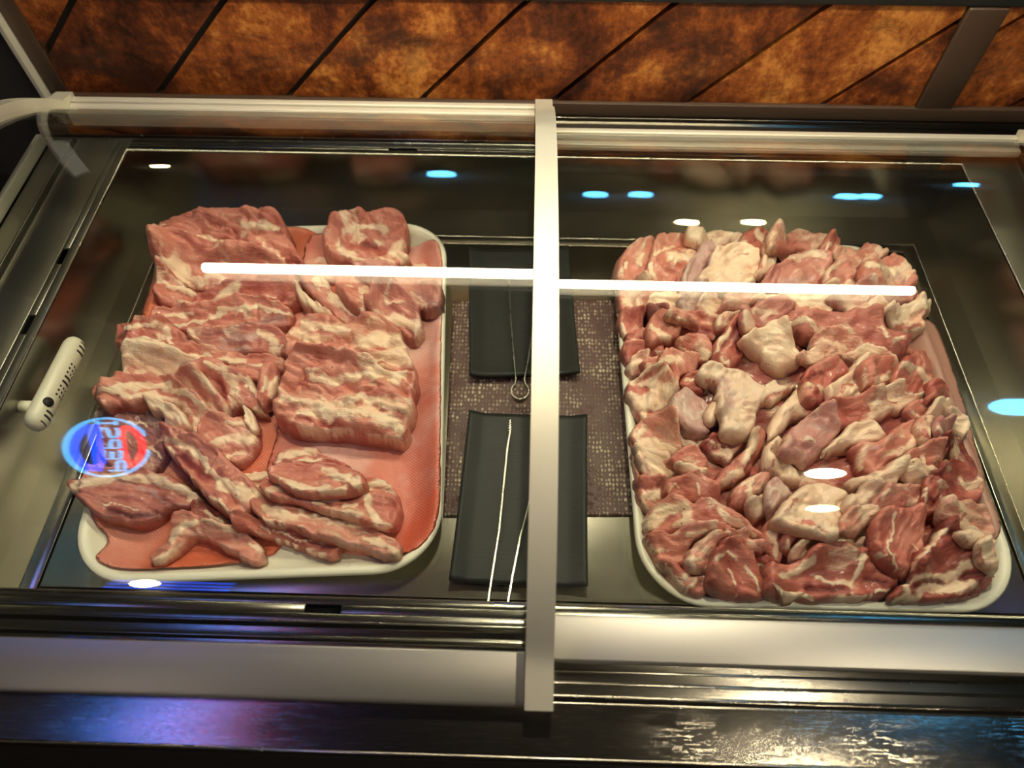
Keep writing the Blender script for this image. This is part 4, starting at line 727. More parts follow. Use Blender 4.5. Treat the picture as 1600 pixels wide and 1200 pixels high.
def seg_dist(x, y, poly, closed):
    d = np.full(np.shape(x), 1e9); n = len(poly)
    for i in range(n if closed else n - 1):
        ax, ay = poly[i]; bx, by = poly[(i + 1) % n]; ex, ey = bx - ax, by - ay; L2 = ex * ex + ey * ey + 1e-18
        t = np.clip(((x - ax) * ex + (y - ay) * ey) / L2, 0, 1); d = np.minimum(d, np.hypot(x - ax - t * ex, y - ay - t * ey))
    return d
def inside(x, y, poly):
    r = np.zeros(np.shape(x), bool); n = len(poly)
    for i in range(n):
        (ax, ay), (bx, by) = poly[i], poly[(i + 1) % n]
        if ay == by: continue
        c = ((ay > y) != (by > y)) & (x < (bx - ax) * (y - ay) / (by - ay) + ax); r ^= c
    return r
def catmull(P, k=5):
    n = len(P); out = []
    for i in range(n):
        p0, p1, p2, p3 = P[i - 1], P[i], P[(i + 1) % n], P[(i + 2) % n]
        for q in range(k):
            t = q / k; out.append(tuple(.5 * (2 * p1[a] + (p2[a] - p0[a]) * t + (2 * p0[a] - 5 * p1[a] + 4 * p2[a] - p3[a]) * t * t + (3 * p1[a] - p0[a] - 3 * p2[a] + p3[a]) * t ** 3) for a in (0, 1)))
    return out
def resample(P, step):
    P = [np.array(p) for p in P] + [np.array(P[0])]; d = [0.]
    for a, b in zip(P, P[1:]): d.append(d[-1] + np.linalg.norm(b - a))
    n = max(12, int(d[-1] / step)); t = np.linspace(0, d[-1], n + 1)[:-1]
    xs = np.interp(t, d, [p[0] for p in P]); ys = np.interp(t, d, [p[1] for p in P]); return list(zip(xs, ys))
def pts(s): return [tuple(float(q) for q in p.split(',')) for p in s.split()]
def strokes(s):
    out = []
    for q in s.split(';'):
        q = q.strip()
        if q:
            h, r = q.split(' ', 1); out.append((h[0], float(h[1:]), pts(r)))
    return out
PIECE_N = 0
def soft_piece(name, label, t_mm, opt, outline, stk, mat, cat, group, seed, smooth_base=True, step=.0019):
    """a soft slab lying on whatever is already there: outline unprojected at its own height, draped, rounded, creased"""
    global HM, PIECE_N
    t = t_mm / 1000.; P = np.array(pts(outline)); c = P.mean(0)
    if opt.get('grow', 3.):
        P = P + (P - c) / np.linalg.norm(P - c, axis=1, keepdims=True) * opt.get('grow', 3.)
    Hs = None
    z = np.full(len(P), .03)
    W = np.array([at(px, py, q) for (px, py), q in zip(P, z)])
    for _ in range(4):
        h = bil(HBLUR, W[:, 0], W[:, 1]); z = h + t * .38 + opt.get('lift', 0) / 1000.
        W = np.array([at(px, py, q) for (px, py), q in zip(P, z)])
    out = resample(catmull([(w[0], w[1]) for w in W]), .0026)
    ox = np.array([p[0] for p in out]); oy = np.array([p[1] for p in out])
    ra = opt.get('rag', 1.); ex = (vnoise(ox, oy, .011, seed) * .0016 + vnoise(ox, oy, .0045, seed + 13) * .0011) * ra; ey = (vnoise(ox, oy, .011, seed + 3) * .0016 + vnoise(ox, oy, .0045, seed + 14) * .0011) * ra; ox = ox + ex; oy = oy + ey; out = list(zip(ox, oy))
    i0 = max(0, int((ox.min() - GX0) / GS) - 12); i1 = min(len(GXS), int((ox.max() - GX0) / GS) + 14); j0 = max(0, int((oy.min() - GY0) / GS) - 12); j1 = min(len(GYS), int((oy.max() - GY0) / GS) + 14)
    sx, sy = GXX[j0:j1, i0:i1], GYY[j0:j1, i0:i1]; H0 = HM[j0:j1, i0:i1]
    ins = inside(sx, sy, out); d = np.where(ins, seg_dist(sx, sy, out, True), 0.)
    base = np.maximum(gauss(maxf(H0, 2), 3.), H0) + .0004
    bt = np.maximum(gauss(base, 5.5), base)
    inr = max(d.max(), .002); w = min(opt.get('w', t_mm * .5 + 2.5) / 1000. * .7, inr); q = np.clip(d / w, 0, 1)
    prof = t * (1 - (1 - q) ** 2.4) ** (1 / 2.2)
    # crown, lumps, creases
    prof = prof * (.86 + .14 * np.clip(d / inr, 0, 1))
    amp = q * min(1., 1.)
    lump = vnoise(sx, sy, .022, seed + 1) * .16 * t + vnoise(sx, sy, .010, seed + 2) * .075 * t + vnoise(sx, sy, .0048, seed + 5) * .0006
    top = bt + opt.get('lift', 0) / 1000. * np.clip(d / inr, 0, 1) ** .7 + prof + lump * amp * opt.get('lump', 1.)
    cva = np.cov(np.c_[ox, oy].T); evv, evc = np.linalg.eigh(cva); AX = evc[:, 1]
    alo = lambda x, y: (x * AX[0] + y * AX[1], -x * AX[1] + y * AX[0])
    uu, vv = alo(sx, sy); uu = uu + vnoise(sx, sy, .025, seed + 20) * .010; vv = vv + vnoise(sx, sy, .020, seed + 21) * .006
    fold = (1 - np.abs(vnoise(uu * .22, vv, .0085, seed + 22))) ** 4 * -.0027 + vnoise(uu * .35, vv, .0034, seed + 23) * .0007 + (1 - np.abs(vnoise(uu * .5, vv, .017, seed + 24))) ** 4 * -.0030
    top = top + amp * fold * opt.get('lump', 1.) * opt.get('fold', 2.3 if name.endswith('block') else 1.45)
    S = strokes(stk)
    wx = vnoise(sx, sy, .012, seed + 8) * 4.5 + vnoise(sx, sy, .0045, seed + 11) * 2.4; wy = vnoise(sx, sy, .012, seed + 9) * 4.5 + vnoise(sx, sy, .0045, seed + 12) * 2.4
    ppx, ppy = proj(np.dstack([sx, sy, top])); ppx = ppx + wx; ppy = ppy + wy
    for k, wd, pl in S:
        sd = seg_dist(ppx, ppy, pl, False)
        if k == 'f': top = top + amp * .0014 * np.clip(1 - sd / (wd * .62), 0, 1) ** .6
        elif k == 'd': top = top - amp * .0035 * np.clip(1 - sd / (wd * .6), 0, 1)
        elif k == 'g': top = top - amp * .0048 * np.clip(1 - sd / (wd * 1.1 + 2.5), 0, 1) ** 1.3
        elif k == 'l': top = top - amp * .0008 * np.clip(1 - sd / (wd * .6), 0, 1)
    top = np.where(ins, np.maximum(top, base + .0006 + prof * .25), base)
    # mesh: constrained triangulation of the outline, an inset ring and a jittered grid
    gx, gy = np.meshgrid(np.arange(ox.min(), ox.max(), step), np.arange(oy.min(), oy.max(), step * .9)); gx = gx + (np.arange(gx.shape[0]) % 2)[:, None] * step * .5
    gx = (gx + RNG.uniform(-.2, .2, gx.shape) * step).ravel(); gy = (gy + RNG.uniform(-.2, .2, gy.shape) * step).ravel()
    loc = lambda a, x, y: bil(a, x, y)
    def smp(a, x, y):
        fx = np.clip((x - sx[0, 0]) / GS, 0, a.shape[1] - 1.001); fy = np.clip((y - sy[0, 0]) / GS, 0, a.shape[0] - 1.001)
        i = fx.astype(int); j = fy.astype(int); u = fx - i; v = fy - j
        return (a[j, i] * (1 - u) + a[j, i + 1] * u) * (1 - v) + (a[j + 1, i] * (1 - u) + a[j + 1, i + 1] * u) * v
    gi = inside(gx, gy, out); gx, gy = gx[gi], gy[gi]; gd = seg_dist(gx, gy, out, True); k = gd > .0016; gx, gy = gx[k], gy[k]
    n = len(out); co = [Vector(p) for p in out] + [Vector(p) for p in zip(gx, gy)]
    r = delaunay_2d_cdt(co, [(i, (i + 1) % n) for i in range(n)], [], 1, 1e-6)
    V2 = np.array([tuple(p) for p in r[0]]); F2 = [tuple(f) for f in r[2]]
    x, y = V2[:, 0], V2[:, 1]; dd = seg_dist(x, y, out, True); edge = dd < 2e-5
    # profile evaluated exactly at the vertices so the rim stays crisp
    qv = np.clip(dd / w, 0, 1); pv = t * (1 - (1 - qv) ** 2.4) ** (1 / 2.2)
    zt = smp(top, x, y); zb = smp(base, x, y)
    near = np.clip(dd / (2 * GS), 0, 1); zt = np.where(edge, zb + .0002, zt * near + (smp(bt, x, y) + pv * .86) * (1 - near)); zt = np.maximum(zt, zb + .0002)
    m = len(x); keep = ~edge; bi = np.full(m, -1); bi[keep] = m + np.arange(keep.sum()); bi[edge] = np.nonzero(edge)[0]
    V3 = np.vstack([np.c_[x, y, zt], np.c_[x[keep], y[keep], zb[keep]]])
    Fs = [f for f in F2] + [tuple(int(bi[i]) for i in reversed(f)) for f in F2 if not all(edge[i] for i in f)]
    # markings: where the piece is fat, lean or silvery
    vx, vy = proj(V3); vx = vx + vnoise(V3[:, 0], V3[:, 1], .012, seed + 8) * 4.5 + vnoise(V3[:, 0], V3[:, 1], .0045, seed + 11) * 2.4; vy = vy + vnoise(V3[:, 0], V3[:, 1], .012, seed + 9) * 4.5 + vnoise(V3[:, 0], V3[:, 1], .0045, seed + 12) * 2.4
    fat = np.full(len(V3), opt.get('cov', .1)); tone = np.full(len(V3), opt.get('tone', .5) - .07); sil = np.full(len(V3), opt.get('sil', 0.))
    ua, va = alo(V3[:, 0], V3[:, 1]); ua = ua + vnoise(V3[:, 0], V3[:, 1], .025, seed + 20) * .010; va = va + vnoise(V3[:, 0], V3[:, 1], .020, seed + 21) * .006
    st_ = vnoise(ua * .22, va + V3[:, 2] * .8, .0075, seed + 30); st2 = vnoise(ua * .6, va + V3[:, 2] * .5, .013, seed + 31)
    fat = fat + opt.get('vein', .42) * np.clip((st_ - .34) * 2.6, 0, 1) + opt.get('vein', .42) * .8 * np.clip((st2 - .40) * 3., 0, 1) + .14 * vnoise(V3[:, 0], V3[:, 1], .018, seed + 6)
    tone = tone + .16 * vnoise(ua * .4, va, .010, seed + 32) + opt.get('dt', 0.) + .12 * vnoise(np.array([seed * 1.7]), np.array([seed * .31]), 1.)[0]; tone = tone + .10 * vnoise(V3[:, 0], V3[:, 1], .020, seed + 7)
    for kk, wd, pl in S:
        q_ = np.clip(1.35 - seg_dist(vx, vy, pl, False) / (wd * .5) * .85, 0, 1)
        if kk == 'f': fat = np.maximum(fat, fat * (1 - q_) + q_ * .98)
        elif kk == 'l': fat = fat * (1 - q_) + q_ * .02
        elif kk == 'd': fat = fat * (1 - q_); tone = np.minimum(1, tone + q_ * .35)
        elif kk == 's': sil = np.maximum(sil, q_ * .75); fat = fat * (1 - .5 * q_)
    cx, cy = float(x.mean()), float(y.mean()); cz = float(zb.min())
    cov2 = np.cov(np.c_[x - cx, y - cy].T); ev, evec = np.linalg.eigh(cov2); ang = math.atan2(evec[1, 1], evec[0, 1])
    ca, sa = math.cos(-ang), math.sin(-ang); X = V3[:, 0] - cx; Y = V3[:, 1] - cy
    me = bpy.data.meshes.new(name); me.from_pydata([tuple(map(float, p)) for p in np.c_[ca * X - sa * Y, sa * X + ca * Y, V3[:, 2] - cz]], [], Fs)
    me.polygons.foreach_set('use_smooth', [True] * len(me.polygons))
    at_ = me.color_attributes.new('mk', 'FLOAT_COLOR', 'POINT')
    at_.data.foreach_set('color', np.clip(np.c_[fat, tone, sil, np.ones(len(fat))], 0, 1).ravel().astype(np.float32))
    me.update()
    o = link(name, me, mat, None, (cx, cy, cz), ang)
    HM[j0:j1, i0:i1] = np.maximum(H0, np.where(ins, top, 0))
    PIECE_N += 1
    return tag(o, label, cat, group)
HBLUR = gauss(HM, 3.)
# soaked pads under the meat
PADS = [('L', 'orange red absorbent pad lining the left half of the left tray', '262,372 520,372 500,500 470,620 440,745 430,866 178,888 172,842 146,806 150,700 200,560 240,430'),
        ('L', 'pinkish ribbed absorbent pad under the rectangular belly block on the left tray', '476,384 560,380 660,380 690,400 690,560 690,700 688,802 672,842 640,864 560,868 404,836 414,745 436,660 446,560'),
        ('R', 'pink stained pad against the right inner wall of the heaped tray', '1380,500 1452,500 1490,580 1520,680 1545,780 1552,850 1530,900 1440,700')]
for i, (T, lab, ol) in enumerate(PADS):
    soft_piece('absorbent_pad', lab, 2.2, dict(grow=0, w=2.2, lump=.25, rag=.4), ol, '', (PAD, PAD_PINK, PAD_DULL)[i], 'pad', 'soaked pads lining the trays', 300 + i, step=.004)
    HBLUR = gauss(HM, 3.)
for i, (nm, lab, t, opt, ol, st) in enumerate(LEFT):
    soft_piece(nm, lab, t, opt, ol, st, PORK, 'meat', 'raw pork pieces on the red-lined tray', i + 1); HBLUR = gauss(HM, 4.)
# the hidden core of the heap: countless trimmings seen only in the gaps
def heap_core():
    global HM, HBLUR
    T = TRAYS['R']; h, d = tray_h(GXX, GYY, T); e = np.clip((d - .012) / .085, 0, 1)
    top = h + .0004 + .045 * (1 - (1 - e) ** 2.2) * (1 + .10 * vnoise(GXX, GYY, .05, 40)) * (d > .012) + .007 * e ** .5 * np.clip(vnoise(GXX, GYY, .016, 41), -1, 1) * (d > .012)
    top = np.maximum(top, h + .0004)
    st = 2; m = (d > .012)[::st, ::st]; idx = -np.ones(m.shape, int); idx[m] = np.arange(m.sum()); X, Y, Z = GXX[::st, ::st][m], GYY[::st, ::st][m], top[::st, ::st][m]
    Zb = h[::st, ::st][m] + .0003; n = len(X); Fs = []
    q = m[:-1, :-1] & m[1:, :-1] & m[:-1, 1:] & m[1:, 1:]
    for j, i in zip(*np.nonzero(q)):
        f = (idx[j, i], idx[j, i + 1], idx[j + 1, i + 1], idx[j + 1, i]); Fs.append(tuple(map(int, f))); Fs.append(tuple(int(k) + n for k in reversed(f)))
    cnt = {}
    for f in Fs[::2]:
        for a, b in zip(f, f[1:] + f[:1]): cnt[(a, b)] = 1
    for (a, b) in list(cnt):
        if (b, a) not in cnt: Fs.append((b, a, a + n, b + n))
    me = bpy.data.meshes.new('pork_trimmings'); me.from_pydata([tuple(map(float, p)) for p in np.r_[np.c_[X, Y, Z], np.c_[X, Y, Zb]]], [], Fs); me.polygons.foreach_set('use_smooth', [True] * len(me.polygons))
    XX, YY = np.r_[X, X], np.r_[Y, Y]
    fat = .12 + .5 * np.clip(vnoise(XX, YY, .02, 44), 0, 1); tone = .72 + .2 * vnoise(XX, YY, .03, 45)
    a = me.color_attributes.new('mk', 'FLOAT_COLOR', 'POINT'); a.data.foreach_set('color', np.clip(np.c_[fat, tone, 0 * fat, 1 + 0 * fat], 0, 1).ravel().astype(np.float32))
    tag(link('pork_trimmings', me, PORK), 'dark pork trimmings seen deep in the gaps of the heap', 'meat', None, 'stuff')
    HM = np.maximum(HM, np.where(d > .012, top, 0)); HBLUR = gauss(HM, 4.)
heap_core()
for i, (nm, lab, t, opt, ol, st) in enumerate(RIGHT):
    soft_piece(nm, lab, t * .8, opt, ol, st, PORK, 'meat', 'raw pork pieces of the heaped tray', 100 + i); HBLUR = gauss(HM, 4.)
# ------------------------------------------------------------------ liner, black plates, tongs
def grid_sheet(name, P4, nx, ny, zf, th, mat, label, cat, group=None):    # a thick sheet spanned by four corners (x, y)
    V = []; A, B_, C_, D = [np.array(p[:2]) for p in P4]       # back-left, back-right, front-right, front-left
    for lay in (1, 0):
        for j in range(ny + 1):
            for i in range(nx + 1):
                u, v = i / nx, j / ny; p = (A * (1 - u) + B_ * u) * (1 - v) + (D * (1 - u) + C_ * u) * v; V.append((p[0], p[1], zf(u, v) + (th if lay else 0)))
    k = (nx + 1) * (ny + 1); Fc = []
    for j in range(ny):
        for i in range(nx):
            a = j * (nx + 1) + i; f = (a, a + 1, a + nx + 2, a + nx + 1); Fc += [f, tuple(k + q for q in reversed(f))]
    ring = [i for i in range(nx)] + [j * (nx + 1) + nx for j in range(ny)] + [ny * (nx + 1) + i for i in range(nx, 0, -1)] + [j * (nx + 1) for j in range(ny, 0, -1)]
    for a, b_ in zip(ring, ring[1:] + ring[:1]): Fc.append((a, k + a, k + b_, b_))
    mb = MB().add(V, Fc, True); o = mb.build(name, mat); 
    return tag(o, label, cat, group)
lz = lambda u, v: .0006 + .0006 * math.sin(9 * u) * math.sin(13 * v)
la, lb, lc_, ld = at(640, 470, .002), at(1010, 470, .002), at(1040, 806, .002), at(640, 806, .002)
grid_sheet('liner_mat', (( -.1, la[1]), (.145, lb[1]), (.155, lc_[1]), (-.088, ld[1])), 60, 80, lz, .0022, LINER, 'burgundy knitted net liner lying under the two black plates', 'mat')
def plate(P4, label, sag, z0=.004):
    zf = lambda u, v: z0 + sag * (abs(2 * v - 1) ** 3) * 1. + .006 * max(0, abs(2 * u - 1) - .72) / .28
    return grid_sheet('serving_plate', P4, 28, 36, zf, .005, PLATE, label, 'plate', 'black rectangular plates between the trays')
zq = .014
plate([at(733, 645, zq), at(917, 651, zq), at(918, 918, zq), at(702, 908, zq)], 'front black ribbed rectangular plate holding the tongs with twisted tip', .006)
plate([at(732, 390, zq), at(888, 388, zq), at(906, 584, zq), at(734, 588, zq)], 'back black rectangular plate under the tongs with looped spring end', .005)
def arm_path(px, z): return [at(p[0], p[1], zz) for p, zz in zip(px, z)]
tg = empty('serving_tongs', tuple(at(800, 620, .02)), 'steel tongs with round spring loop lying on the back black plate', 'tongs', 'steel tongs on the black plates')
la1 = arm_path([(795, 428), (798, 500), (803, 560), (806, 594)], [.0175, .0175, .0175, .0175]); la2 = arm_path([(838, 440), (832, 520), (824, 570), (819, 594)], [.0175] * 4)
MB().strip(la1, .0006, .0035).build('tong_arm', WIRE, tg); MB().strip(la2, .0006, .0035).build('tong_arm', WIRE, tg)
cpt = at(812.5, 613, .0175); rl = .0105
lp = [cpt + np.array([rl * math.cos(a), rl * 1.15 * math.sin(a), 0]) for a in np.linspace(math.radians(128), math.radians(412), 28)]
MB().strip([la1[-1]] + lp + [la2[-1]], .0007, .0045).build('spring_loop', WIRE, tg)
tg = empty('serving_tongs', tuple(at(790, 800, .015)), 'steel tongs with notched tip pointing back on the front black plate', 'tongs', 'steel tongs on the black plates')
a1 = arm_path([(797, 676), (793, 700), (787, 760), (780, 830), (769, 900), (763, 940)], [.0165, .0165, .0165, .0165, .0165, .0165]); a2 = arm_path([(846, 690), (838, 730), (826, 790), (813, 840), (801, 900), (794, 940)], [.0165] * 6)
MB().strip(a1, .0009, .0032).build('tong_arm', WIRE, tg); MB().strip(a2, .0009, .0032).build('tong_arm', WIRE, tg)
tp = [a1[0] + (at(797, 658, .0165) - a1[0]) * k / 10 + np.array([.0012 * (-1) ** k, 0, 0]) for k in range(11)]
MB().strip(tp, .0010, .0032).build('notched_tip', WIRE, tg)
e1, e2 = a1[-1], a2[-1]; mid = (e1 + e2) / 2
MB().strip([e1 + (e2 - e1) * (.5 - .5 * math.cos(a)) + np.array([0, -.012 * math.sin(a), 0]) for a in np.linspace(0, math.pi, 14)], .0009, .0032).build('spring_bend', WIRE, tg)
# ------------------------------------------------------------------ ivory odour absorber on the left wall
def deodorizer():
    xw = XL; xc = xw + .022
    A, B_ = atx(62, 648, xc), atx(112, 550, xc); ax = nrm(B_ - A); A = A - ax * .004; B_ = B_ + ax * .004
    root = empty('odour_absorber', (xw, float((A + B_)[1] / 2), float((A + B_)[2] / 2)), 'ivory slotted plastic capsule mounted on the left steel wall', 'deodorizer')
    side = nrm(np.cross(ax, [1, 0, 0])); up = nrm(np.cross(side, ax)); Ln = np.linalg.norm(B_ - A); R = .0148
    n = 28; rows = [(-R, .02), (-R * .97, .35), (-R * .85, .62), (-R * .6, .85), (-R * .25, .97), (0., 1.), (Ln, 1.), (Ln + R * .25, .97), (Ln + R * .6, .85), (Ln + R * .85, .62), (Ln + R * .97, .35), (Ln + R, .02)]
    V = []; Fc = []
    def sec(s, k, a): return A + ax * s + (side * math.cos(a) + up * math.sin(a) * .78) * R * k
    for s, k in rows: V += [sec(s, k, 2 * math.pi * q / n) for q in range(n)]
    for i in range(len(rows) - 1):
        for q in range(n): Fc.append((i * n + q, i * n + (q + 1) % n, (i + 1) * n + (q + 1) % n, (i + 1) * n + q))
    Fc += [tuple(range(n))[::-1], tuple((len(rows) - 1) * n + q for q in range(n))]
    MB().add(V, Fc, True).build('capsule_shell', PLASTIC, root)
    def slot(s, a0, a1, wd):              # a dark narrow window curving round the shell
        k = 7; vs = []
        for q in range(k):
            a = a0 + (a1 - a0) * q / (k - 1); kk = 1. if 0 <= s <= Ln else math.sqrt(max(.05, 1 - ((s if s < 0 else s - Ln) / R) ** 2))
            for o, h in ((-wd, 1.018), (wd, 1.018), (wd, .97), (-wd, .97)): vs.append(A + ax * (s + o) + (side * math.cos(a) + up * math.sin(a) * .78) * R * kk * h)
        fs = [(4 * q + c, 4 * q + (c + 1) % 4, 4 * q + 4 + (c + 1) % 4, 4 * q + 4 + c) for q in range(k - 1) for c in range(4)] + [(3, 2, 1, 0), tuple(4 * (k - 1) + c for c in range(4))]
        MB().add(vs, fs).build('vent_slot', DARK, root)
    tovis = lambda a: math.radians(122 - 62 * a)      # slots sit on the face turned away from the wall
    for s in (.0, .006, -.007, Ln - .006, Ln + .001, Ln + .007): slot(s, tovis(.10), tovis(.95), .0012)
    for s in (Ln * .30, Ln * .36, Ln * .42, Ln * .62, Ln * .68, Ln * .74):
        for a in (.15, .50, .85): slot(s, tovis(a), tovis(a + .16), .0011)
    for s in (Ln * .49, Ln * .56): slot(s, tovis(.15), tovis(.95), .0013)
    hc = A + ax * Ln * .16 + (side * math.cos(tovis(-.05)) + up * math.sin(tovis(-.05)) * .78) * R * 1.0; nn = nrm(side * math.cos(tovis(-.05)) + up * math.sin(tovis(-.05)))
    MB().tube([hc - nn * .002, hc + nn * .0006], .0058, 18).build('dial_hole', DARK, root)
    q = A + ax * Ln * .12
    MB().tube([(xw + .0003, q[1], q[2] + .004), (xc - .010, q[1], q[2] + .004)], .007, 16).build('wall_peg', PLASTIC, root)
deodorizer()
# ------------------------------------------------------------------ lamps
TUBE = glow('lit_tube', (1., .87, .60), 42.); TUBE_END = plain('tube_end_metal', (.6, .6, .58), .3, 1.)
tl = empty('tube_lamp', (.05, .745, .70), 'long white tube lamp hung above the back of the counter, mirrored in both lids', 'lamp')
MB().tube([(-.535, .745, .655), (.645, .745, .655)], .0135, 16).build('tube', TUBE, tl)
MB().tube([(-.555, .745, .655), (-.535, .745, .655)], .0140, 16).build('end_cap', TUBE_END, tl); MB().tube([(.645, .745, .655), (.665, .745, .655)], .0140, 16).build('end_cap', TUBE_END, tl)
MB().box(-.57, .68, .722, .768, .690, .715).box(-.556, -.546, .735, .755, .655, .692).box(.656, .666, .735, .755, .655, .692).build('lamp_housing', plain('white_lamp_metal', (.6, .58, .54), .5), tl, .002)
MB().tube([(-.45, .745, .714), (-.45, .745, 1.75)], .002, 6).build('suspension_wire', TUBE_END, tl); MB().tube([(.55, .745, .714), (.55, .745, 1.75)], .002, 6).build('suspension_wire', TUBE_END, tl)
WARM = glow('warm_lamp', (1., .80, .45), 60.); WARM_HI = glow('bright_warm_lamp', (1., .86, .60), 200.); COOL = glow('cool_lamp', (.10, .52, 1.), 18.)
RING = plain('white_lamp_ring', (.5, .48, .44), .5)
def downlight(x, y, r, mat, label, dome=.004, grid=False):
    root = empty('ceiling_spotlight', (x, y, 1.75), label, 'lamp', 'round spotlights in the ceiling')
    m = MB(); n_ = 28; V = []; rows = [(1., 0.), (1., -.55 * dome), (.93, -.8 * dome), (.75, -.95 * dome), (.4, -dome), (.05, -1.02 * dome)]
    for k, h in rows: V += [(x + r * k * math.cos(2 * math.pi * q / n_), y + r * k * math.sin(2 * math.pi * q / n_), 1.7455 + h) for q in range(n_)]
    m.add(V, [(i * n_ + q, i * n_ + (q + 1) % n_, (i + 1) * n_ + (q + 1) % n_, (i + 1) * n_ + q) for i in range(5) for q in range(n_)] + [tuple(range(5 * n_, 6 * n_)), tuple(range(n_))[::-1]], True)
    m.build('light_dome' if dome > .01 else 'light_disc', mat, root)
    t_ = MB().tube([(x + (r + .008) * math.cos(a), y + (r + .008) * math.sin(a), 1.744) for a in np.linspace(0, 2 * math.pi, 33)[:-1]], .006, 8, True)
    t_.build('trim_ring', RING, root)
    if grid:
        g = MB()
        for k in (-.6, -.2, .2, .6): g.box(x - r * .98 * math.sqrt(1 - k * k), x + r * .98 * math.sqrt(1 - k * k), y + k * r - .0012, y + k * r + .0012, 1.7345, 1.7415); g.box(x + k * r - .0012, x + k * r + .0012, y - r * .98 * math.sqrt(1 - k * k), y + r * .98 * math.sqrt(1 - k * k), 1.7345, 1.7415)
        g.build('louver_grid', RING, root)
    return root
def mirror(px, py, lid):                                # where the camera's ray lands on the pane and where it bounces to
    r = ray(px, py); f = lambda t: (CAM + r * t)[2] - gz((CAM + r * t)[1], lid); t = .3
    while f(t) > 0: t += .001
    lo, hi = t - .001, t
    for _ in range(40):
        m = (lo + hi) / 2
        if f(m) > 0: lo = m
        else: hi = m
    p = CAM + r * hi; s = (gz(p[1] + 1e-4, lid) - gz(p[1] - 1e-4, lid)) / 2e-4; n = nrm(np.array([0, -s, 1.])); return p, r - 2 * (r @ n) * n
def on_ceiling(px, py, lid, z=1.744):
    p, d = mirror(px, py, lid); q = p + d * ((z - p[2]) / d[2]); return float(q[0]), float(q[1])
for px, py, lid, r, mat, lab, g in [
    (690, 273, 'L', .075, COOL, 'blue ceiling spotlight mirrored alone in the left lid beside the middle bar', False),
    (930, 305, 'R', .062, COOL, 'blue ceiling spotlight mirrored just right of the middle bar', False),
    (1000, 305, 'R', .062, COOL, 'second blue ceiling spotlight mirrored right of the middle bar', False),
    (1322, 308, 'R', .062, COOL, 'left one of the two touching blue spotlights mirrored at the upper right', False),
    (1356, 308, 'R', .056, COOL, 'right one of the two touching blue spotlights mirrored at the upper right', False),
    (1508, 289, 'R', .07, COOL, 'blue ceiling spotlight mirrored near the right basin edge', False),
    (1073, 347, 'R', .05, WARM, 'warm ceiling spotlight mirrored left of the highest pork tip', False),
    (1177, 347, 'R', .05, WARM, 'warm ceiling spotlight mirrored over the highest pork tip', False),
    (250, 259, 'L', .045, WARM, 'warm ceiling spotlight mirrored in the back left corner of the left lid', False),
    (1290, 740, 'R', .062, WARM_HI, 'very bright ceiling spotlight mirrored on the big pale flap of fat', False),
    (1285, 795, 'R', .055, WARM, 'gridded warm spotlight mirrored below the very bright one', True),
    (1585, 636, 'R', .075, COOL, 'blue ceiling spotlight mirrored at the right edge above the front', False)]:
    x, y = on_ceiling(px, py, lid); downlight(x, y, r, mat, lab, .10 if mat is COOL else (.03 if py < 400 else .004), g)
x, y = on_ceiling(850, 556, 'L'); downlight(x, y, .028, glow('added_top_lamp', (1., .87, .62), 1500.), 'added bright ceiling spotlight for top light, its reflection hidden by the middle bar')  # added lamp for top light, placed so the middle bar covers its reflection
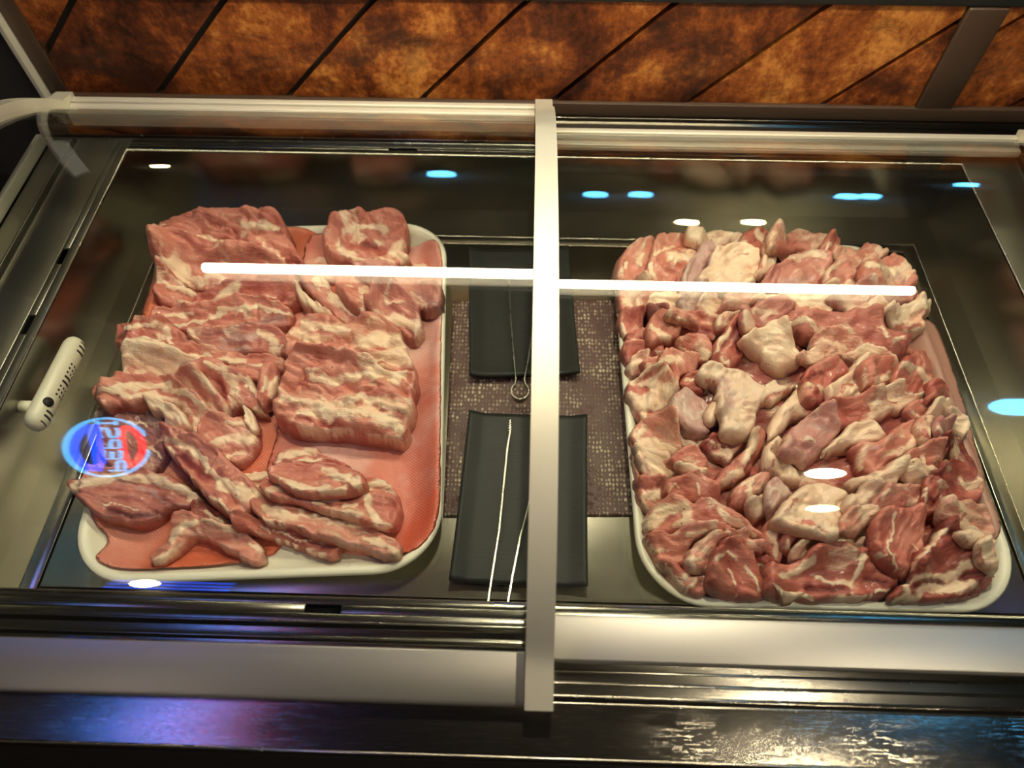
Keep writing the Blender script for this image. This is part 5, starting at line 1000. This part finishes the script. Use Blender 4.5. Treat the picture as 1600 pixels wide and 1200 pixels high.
# the round neon sign on the partition to the left; the lid shows it mirrored
CY = glow('cyan_neon', (.08, .50, 1.), 7.); BL = glow('blue_neon', (.006, .08, 1.), 9.); RD = glow('red_neon', (1., .008, .03), 6.5)
def neon():
    xs = -1.165
    def S(px, py):                                          # a point of the sign from where the lid mirrors it
        p, d = mirror(px, py, 'L'); q = p + d * ((xs - p[0]) / d[0]); return float(q[1]), float(q[2])
    ring = [S(166.5 + 65 * math.cos(a), 699 + 45.5 * math.sin(a)) for a in np.linspace(0, 2 * math.pi, 65)[:-1]]
    cy, cz = np.mean([p[0] for p in ring]), np.mean([p[1] for p in ring]); R = (max(p[1] for p in ring) - min(p[1] for p in ring)) / 2
    root = empty('neon_sign', (-1.2, cy, cz), 'round neon sign with cyan ring and letters, mirrored in the front left of the glass', 'sign')
    T3 = lambda L_: [(xs, y, z) for y, z in [S(*q) for q in L_]]
    MB().tube([(-1.199, cy, cz), (-1.186, cy, cz)], R * 1.12, 48).build('backing_board', BLACKP, root)
    MB().tube([(xs, y, z) for y, z in ring], R * .042, 8, True).build('ring_tube', CY, root)
    ell = lambda f, a0, a1, n=20: [(166.5 + 65 * f * math.cos(a), 699 + 45.5 * f * math.sin(a)) for a in np.linspace(math.radians(a0), math.radians(a1), n)]
    red = ell(.86, -58, 54)
    MB().tube(T3(red + [(195.5, 718), (191.5, 698), (188.5, 676)]), R * .062, 8, True).build('red_tube', RD, root)
    blue = ell(.84, 108, 246)
    MB().tube(T3(blue + [(146.5, 676), (151, 698), (155.5, 722)]), R * .082, 8, True).build('blue_tube', BL, root)
    G = {'p': [[(0, 0), (0, 1), (.5, 1), (.7, .88), (.7, .62), (.5, .5), (0, .5)]],
         'e': [[(.7, 0), (0, 0), (0, 1), (.7, 1)], [(0, .5), (.6, .5)]],
         's': [[(0, .12), (.2, 0), (.5, 0), (.7, .14), (.68, .36), (.5, .48), (.2, .54), (.02, .66), (.02, .86), (.2, 1), (.5, 1), (.7, .88)]],
         'i': [[(.35, 0), (.35, 1)], [(.08, 0), (.62, 0)], [(.08, 1), (.62, 1)]]}
    for ch, x0, x1, y0, y1 in (('p', 171, 195, 720, 735.5), ('e', 161.5, 188, 703.5, 717), ('p', 158.5, 186, 687, 700), ('s', 154.5, 184, 668.5, 684), ('i', 151.5, 180, 657, 665)):
        m = MB()
        for s in G[ch]: m.tube(T3([(x0 + b_ * (x1 - x0), y1 - a / .7 * (y1 - y0)) for a, b_ in s]), R * .034, 8)
        m.build('letter_tube', CY, root)
neon()
BL2 = glow('soft_blue_neon', (.01, .09, 1.), 4.5)
nl = empty('neon_strip', (-1.31, -1.6, 1.36), 'blue neon strip of three tubes high on the front wall, mirrored below the left tray', 'lamp')
MB().box(-1.56, -1.06, -1.6, -1.592, 1.27, 1.45).build('backing_board', BLACKP, nl)
for z in (1.31, 1.36, 1.41): MB().tube([(-1.54, -1.58, z), (-1.08, -1.58, z)], .011, 10).build('neon_tube', BL2, nl)
wl = empty('wall_lamp', (-1.385, -1.56, 1.345), 'round warm lamp in front of the blue neon strip, mirrored below the left tray', 'lamp')
MB().tube([(-1.385, -1.545, 1.345), (-1.385, -1.525, 1.345)], .050, 28).build('lamp_disc', WARM, wl)
MB().tube([(-1.385, -1.5925, 1.345), (-1.385, -1.545, 1.345)], .012, 12).build('lamp_stem', RING, wl)
# ------------------------------------------------------------------ world and camera
w = bpy.data.worlds.new('dim_room'); SC.world = w; w.use_nodes = True
bg = w.node_tree.nodes['Background']; bg.inputs[0].default_value = (1., .86, .66, 1); bg.inputs[1].default_value = .018
cd = bpy.data.cameras.new('camera'); cam = bpy.data.objects.new('camera', cd); COL.objects.link(cam); SC.camera = cam
R3 = M @ np.diag([1., -1., -1.])
cam.matrix_world = Matrix(((R3[0][0], R3[0][1], R3[0][2], 0), (R3[1][0], R3[1][1], R3[1][2], 0), (R3[2][0], R3[2][1], R3[2][2], .75), (0, 0, 0, 1)))
cd.sensor_fit = 'HORIZONTAL'; cd.sensor_width = 36.; cd.lens = 36. * F / 1600.; cd.clip_start = .01; cd.clip_end = 30.
cd.dof.use_dof = True; cd.dof.focus_distance = .80; cd.dof.aperture_fstop = cd.lens / 7.
SC.view_settings.view_transform = 'Standard'; SC.view_settings.look = 'None'; SC.view_settings.gamma = 1.; SC.view_settings.use_curve_mapping = False
SC.view_settings.exposure = EXPOSURE
SC.cycles.sample_clamp_indirect = 5.
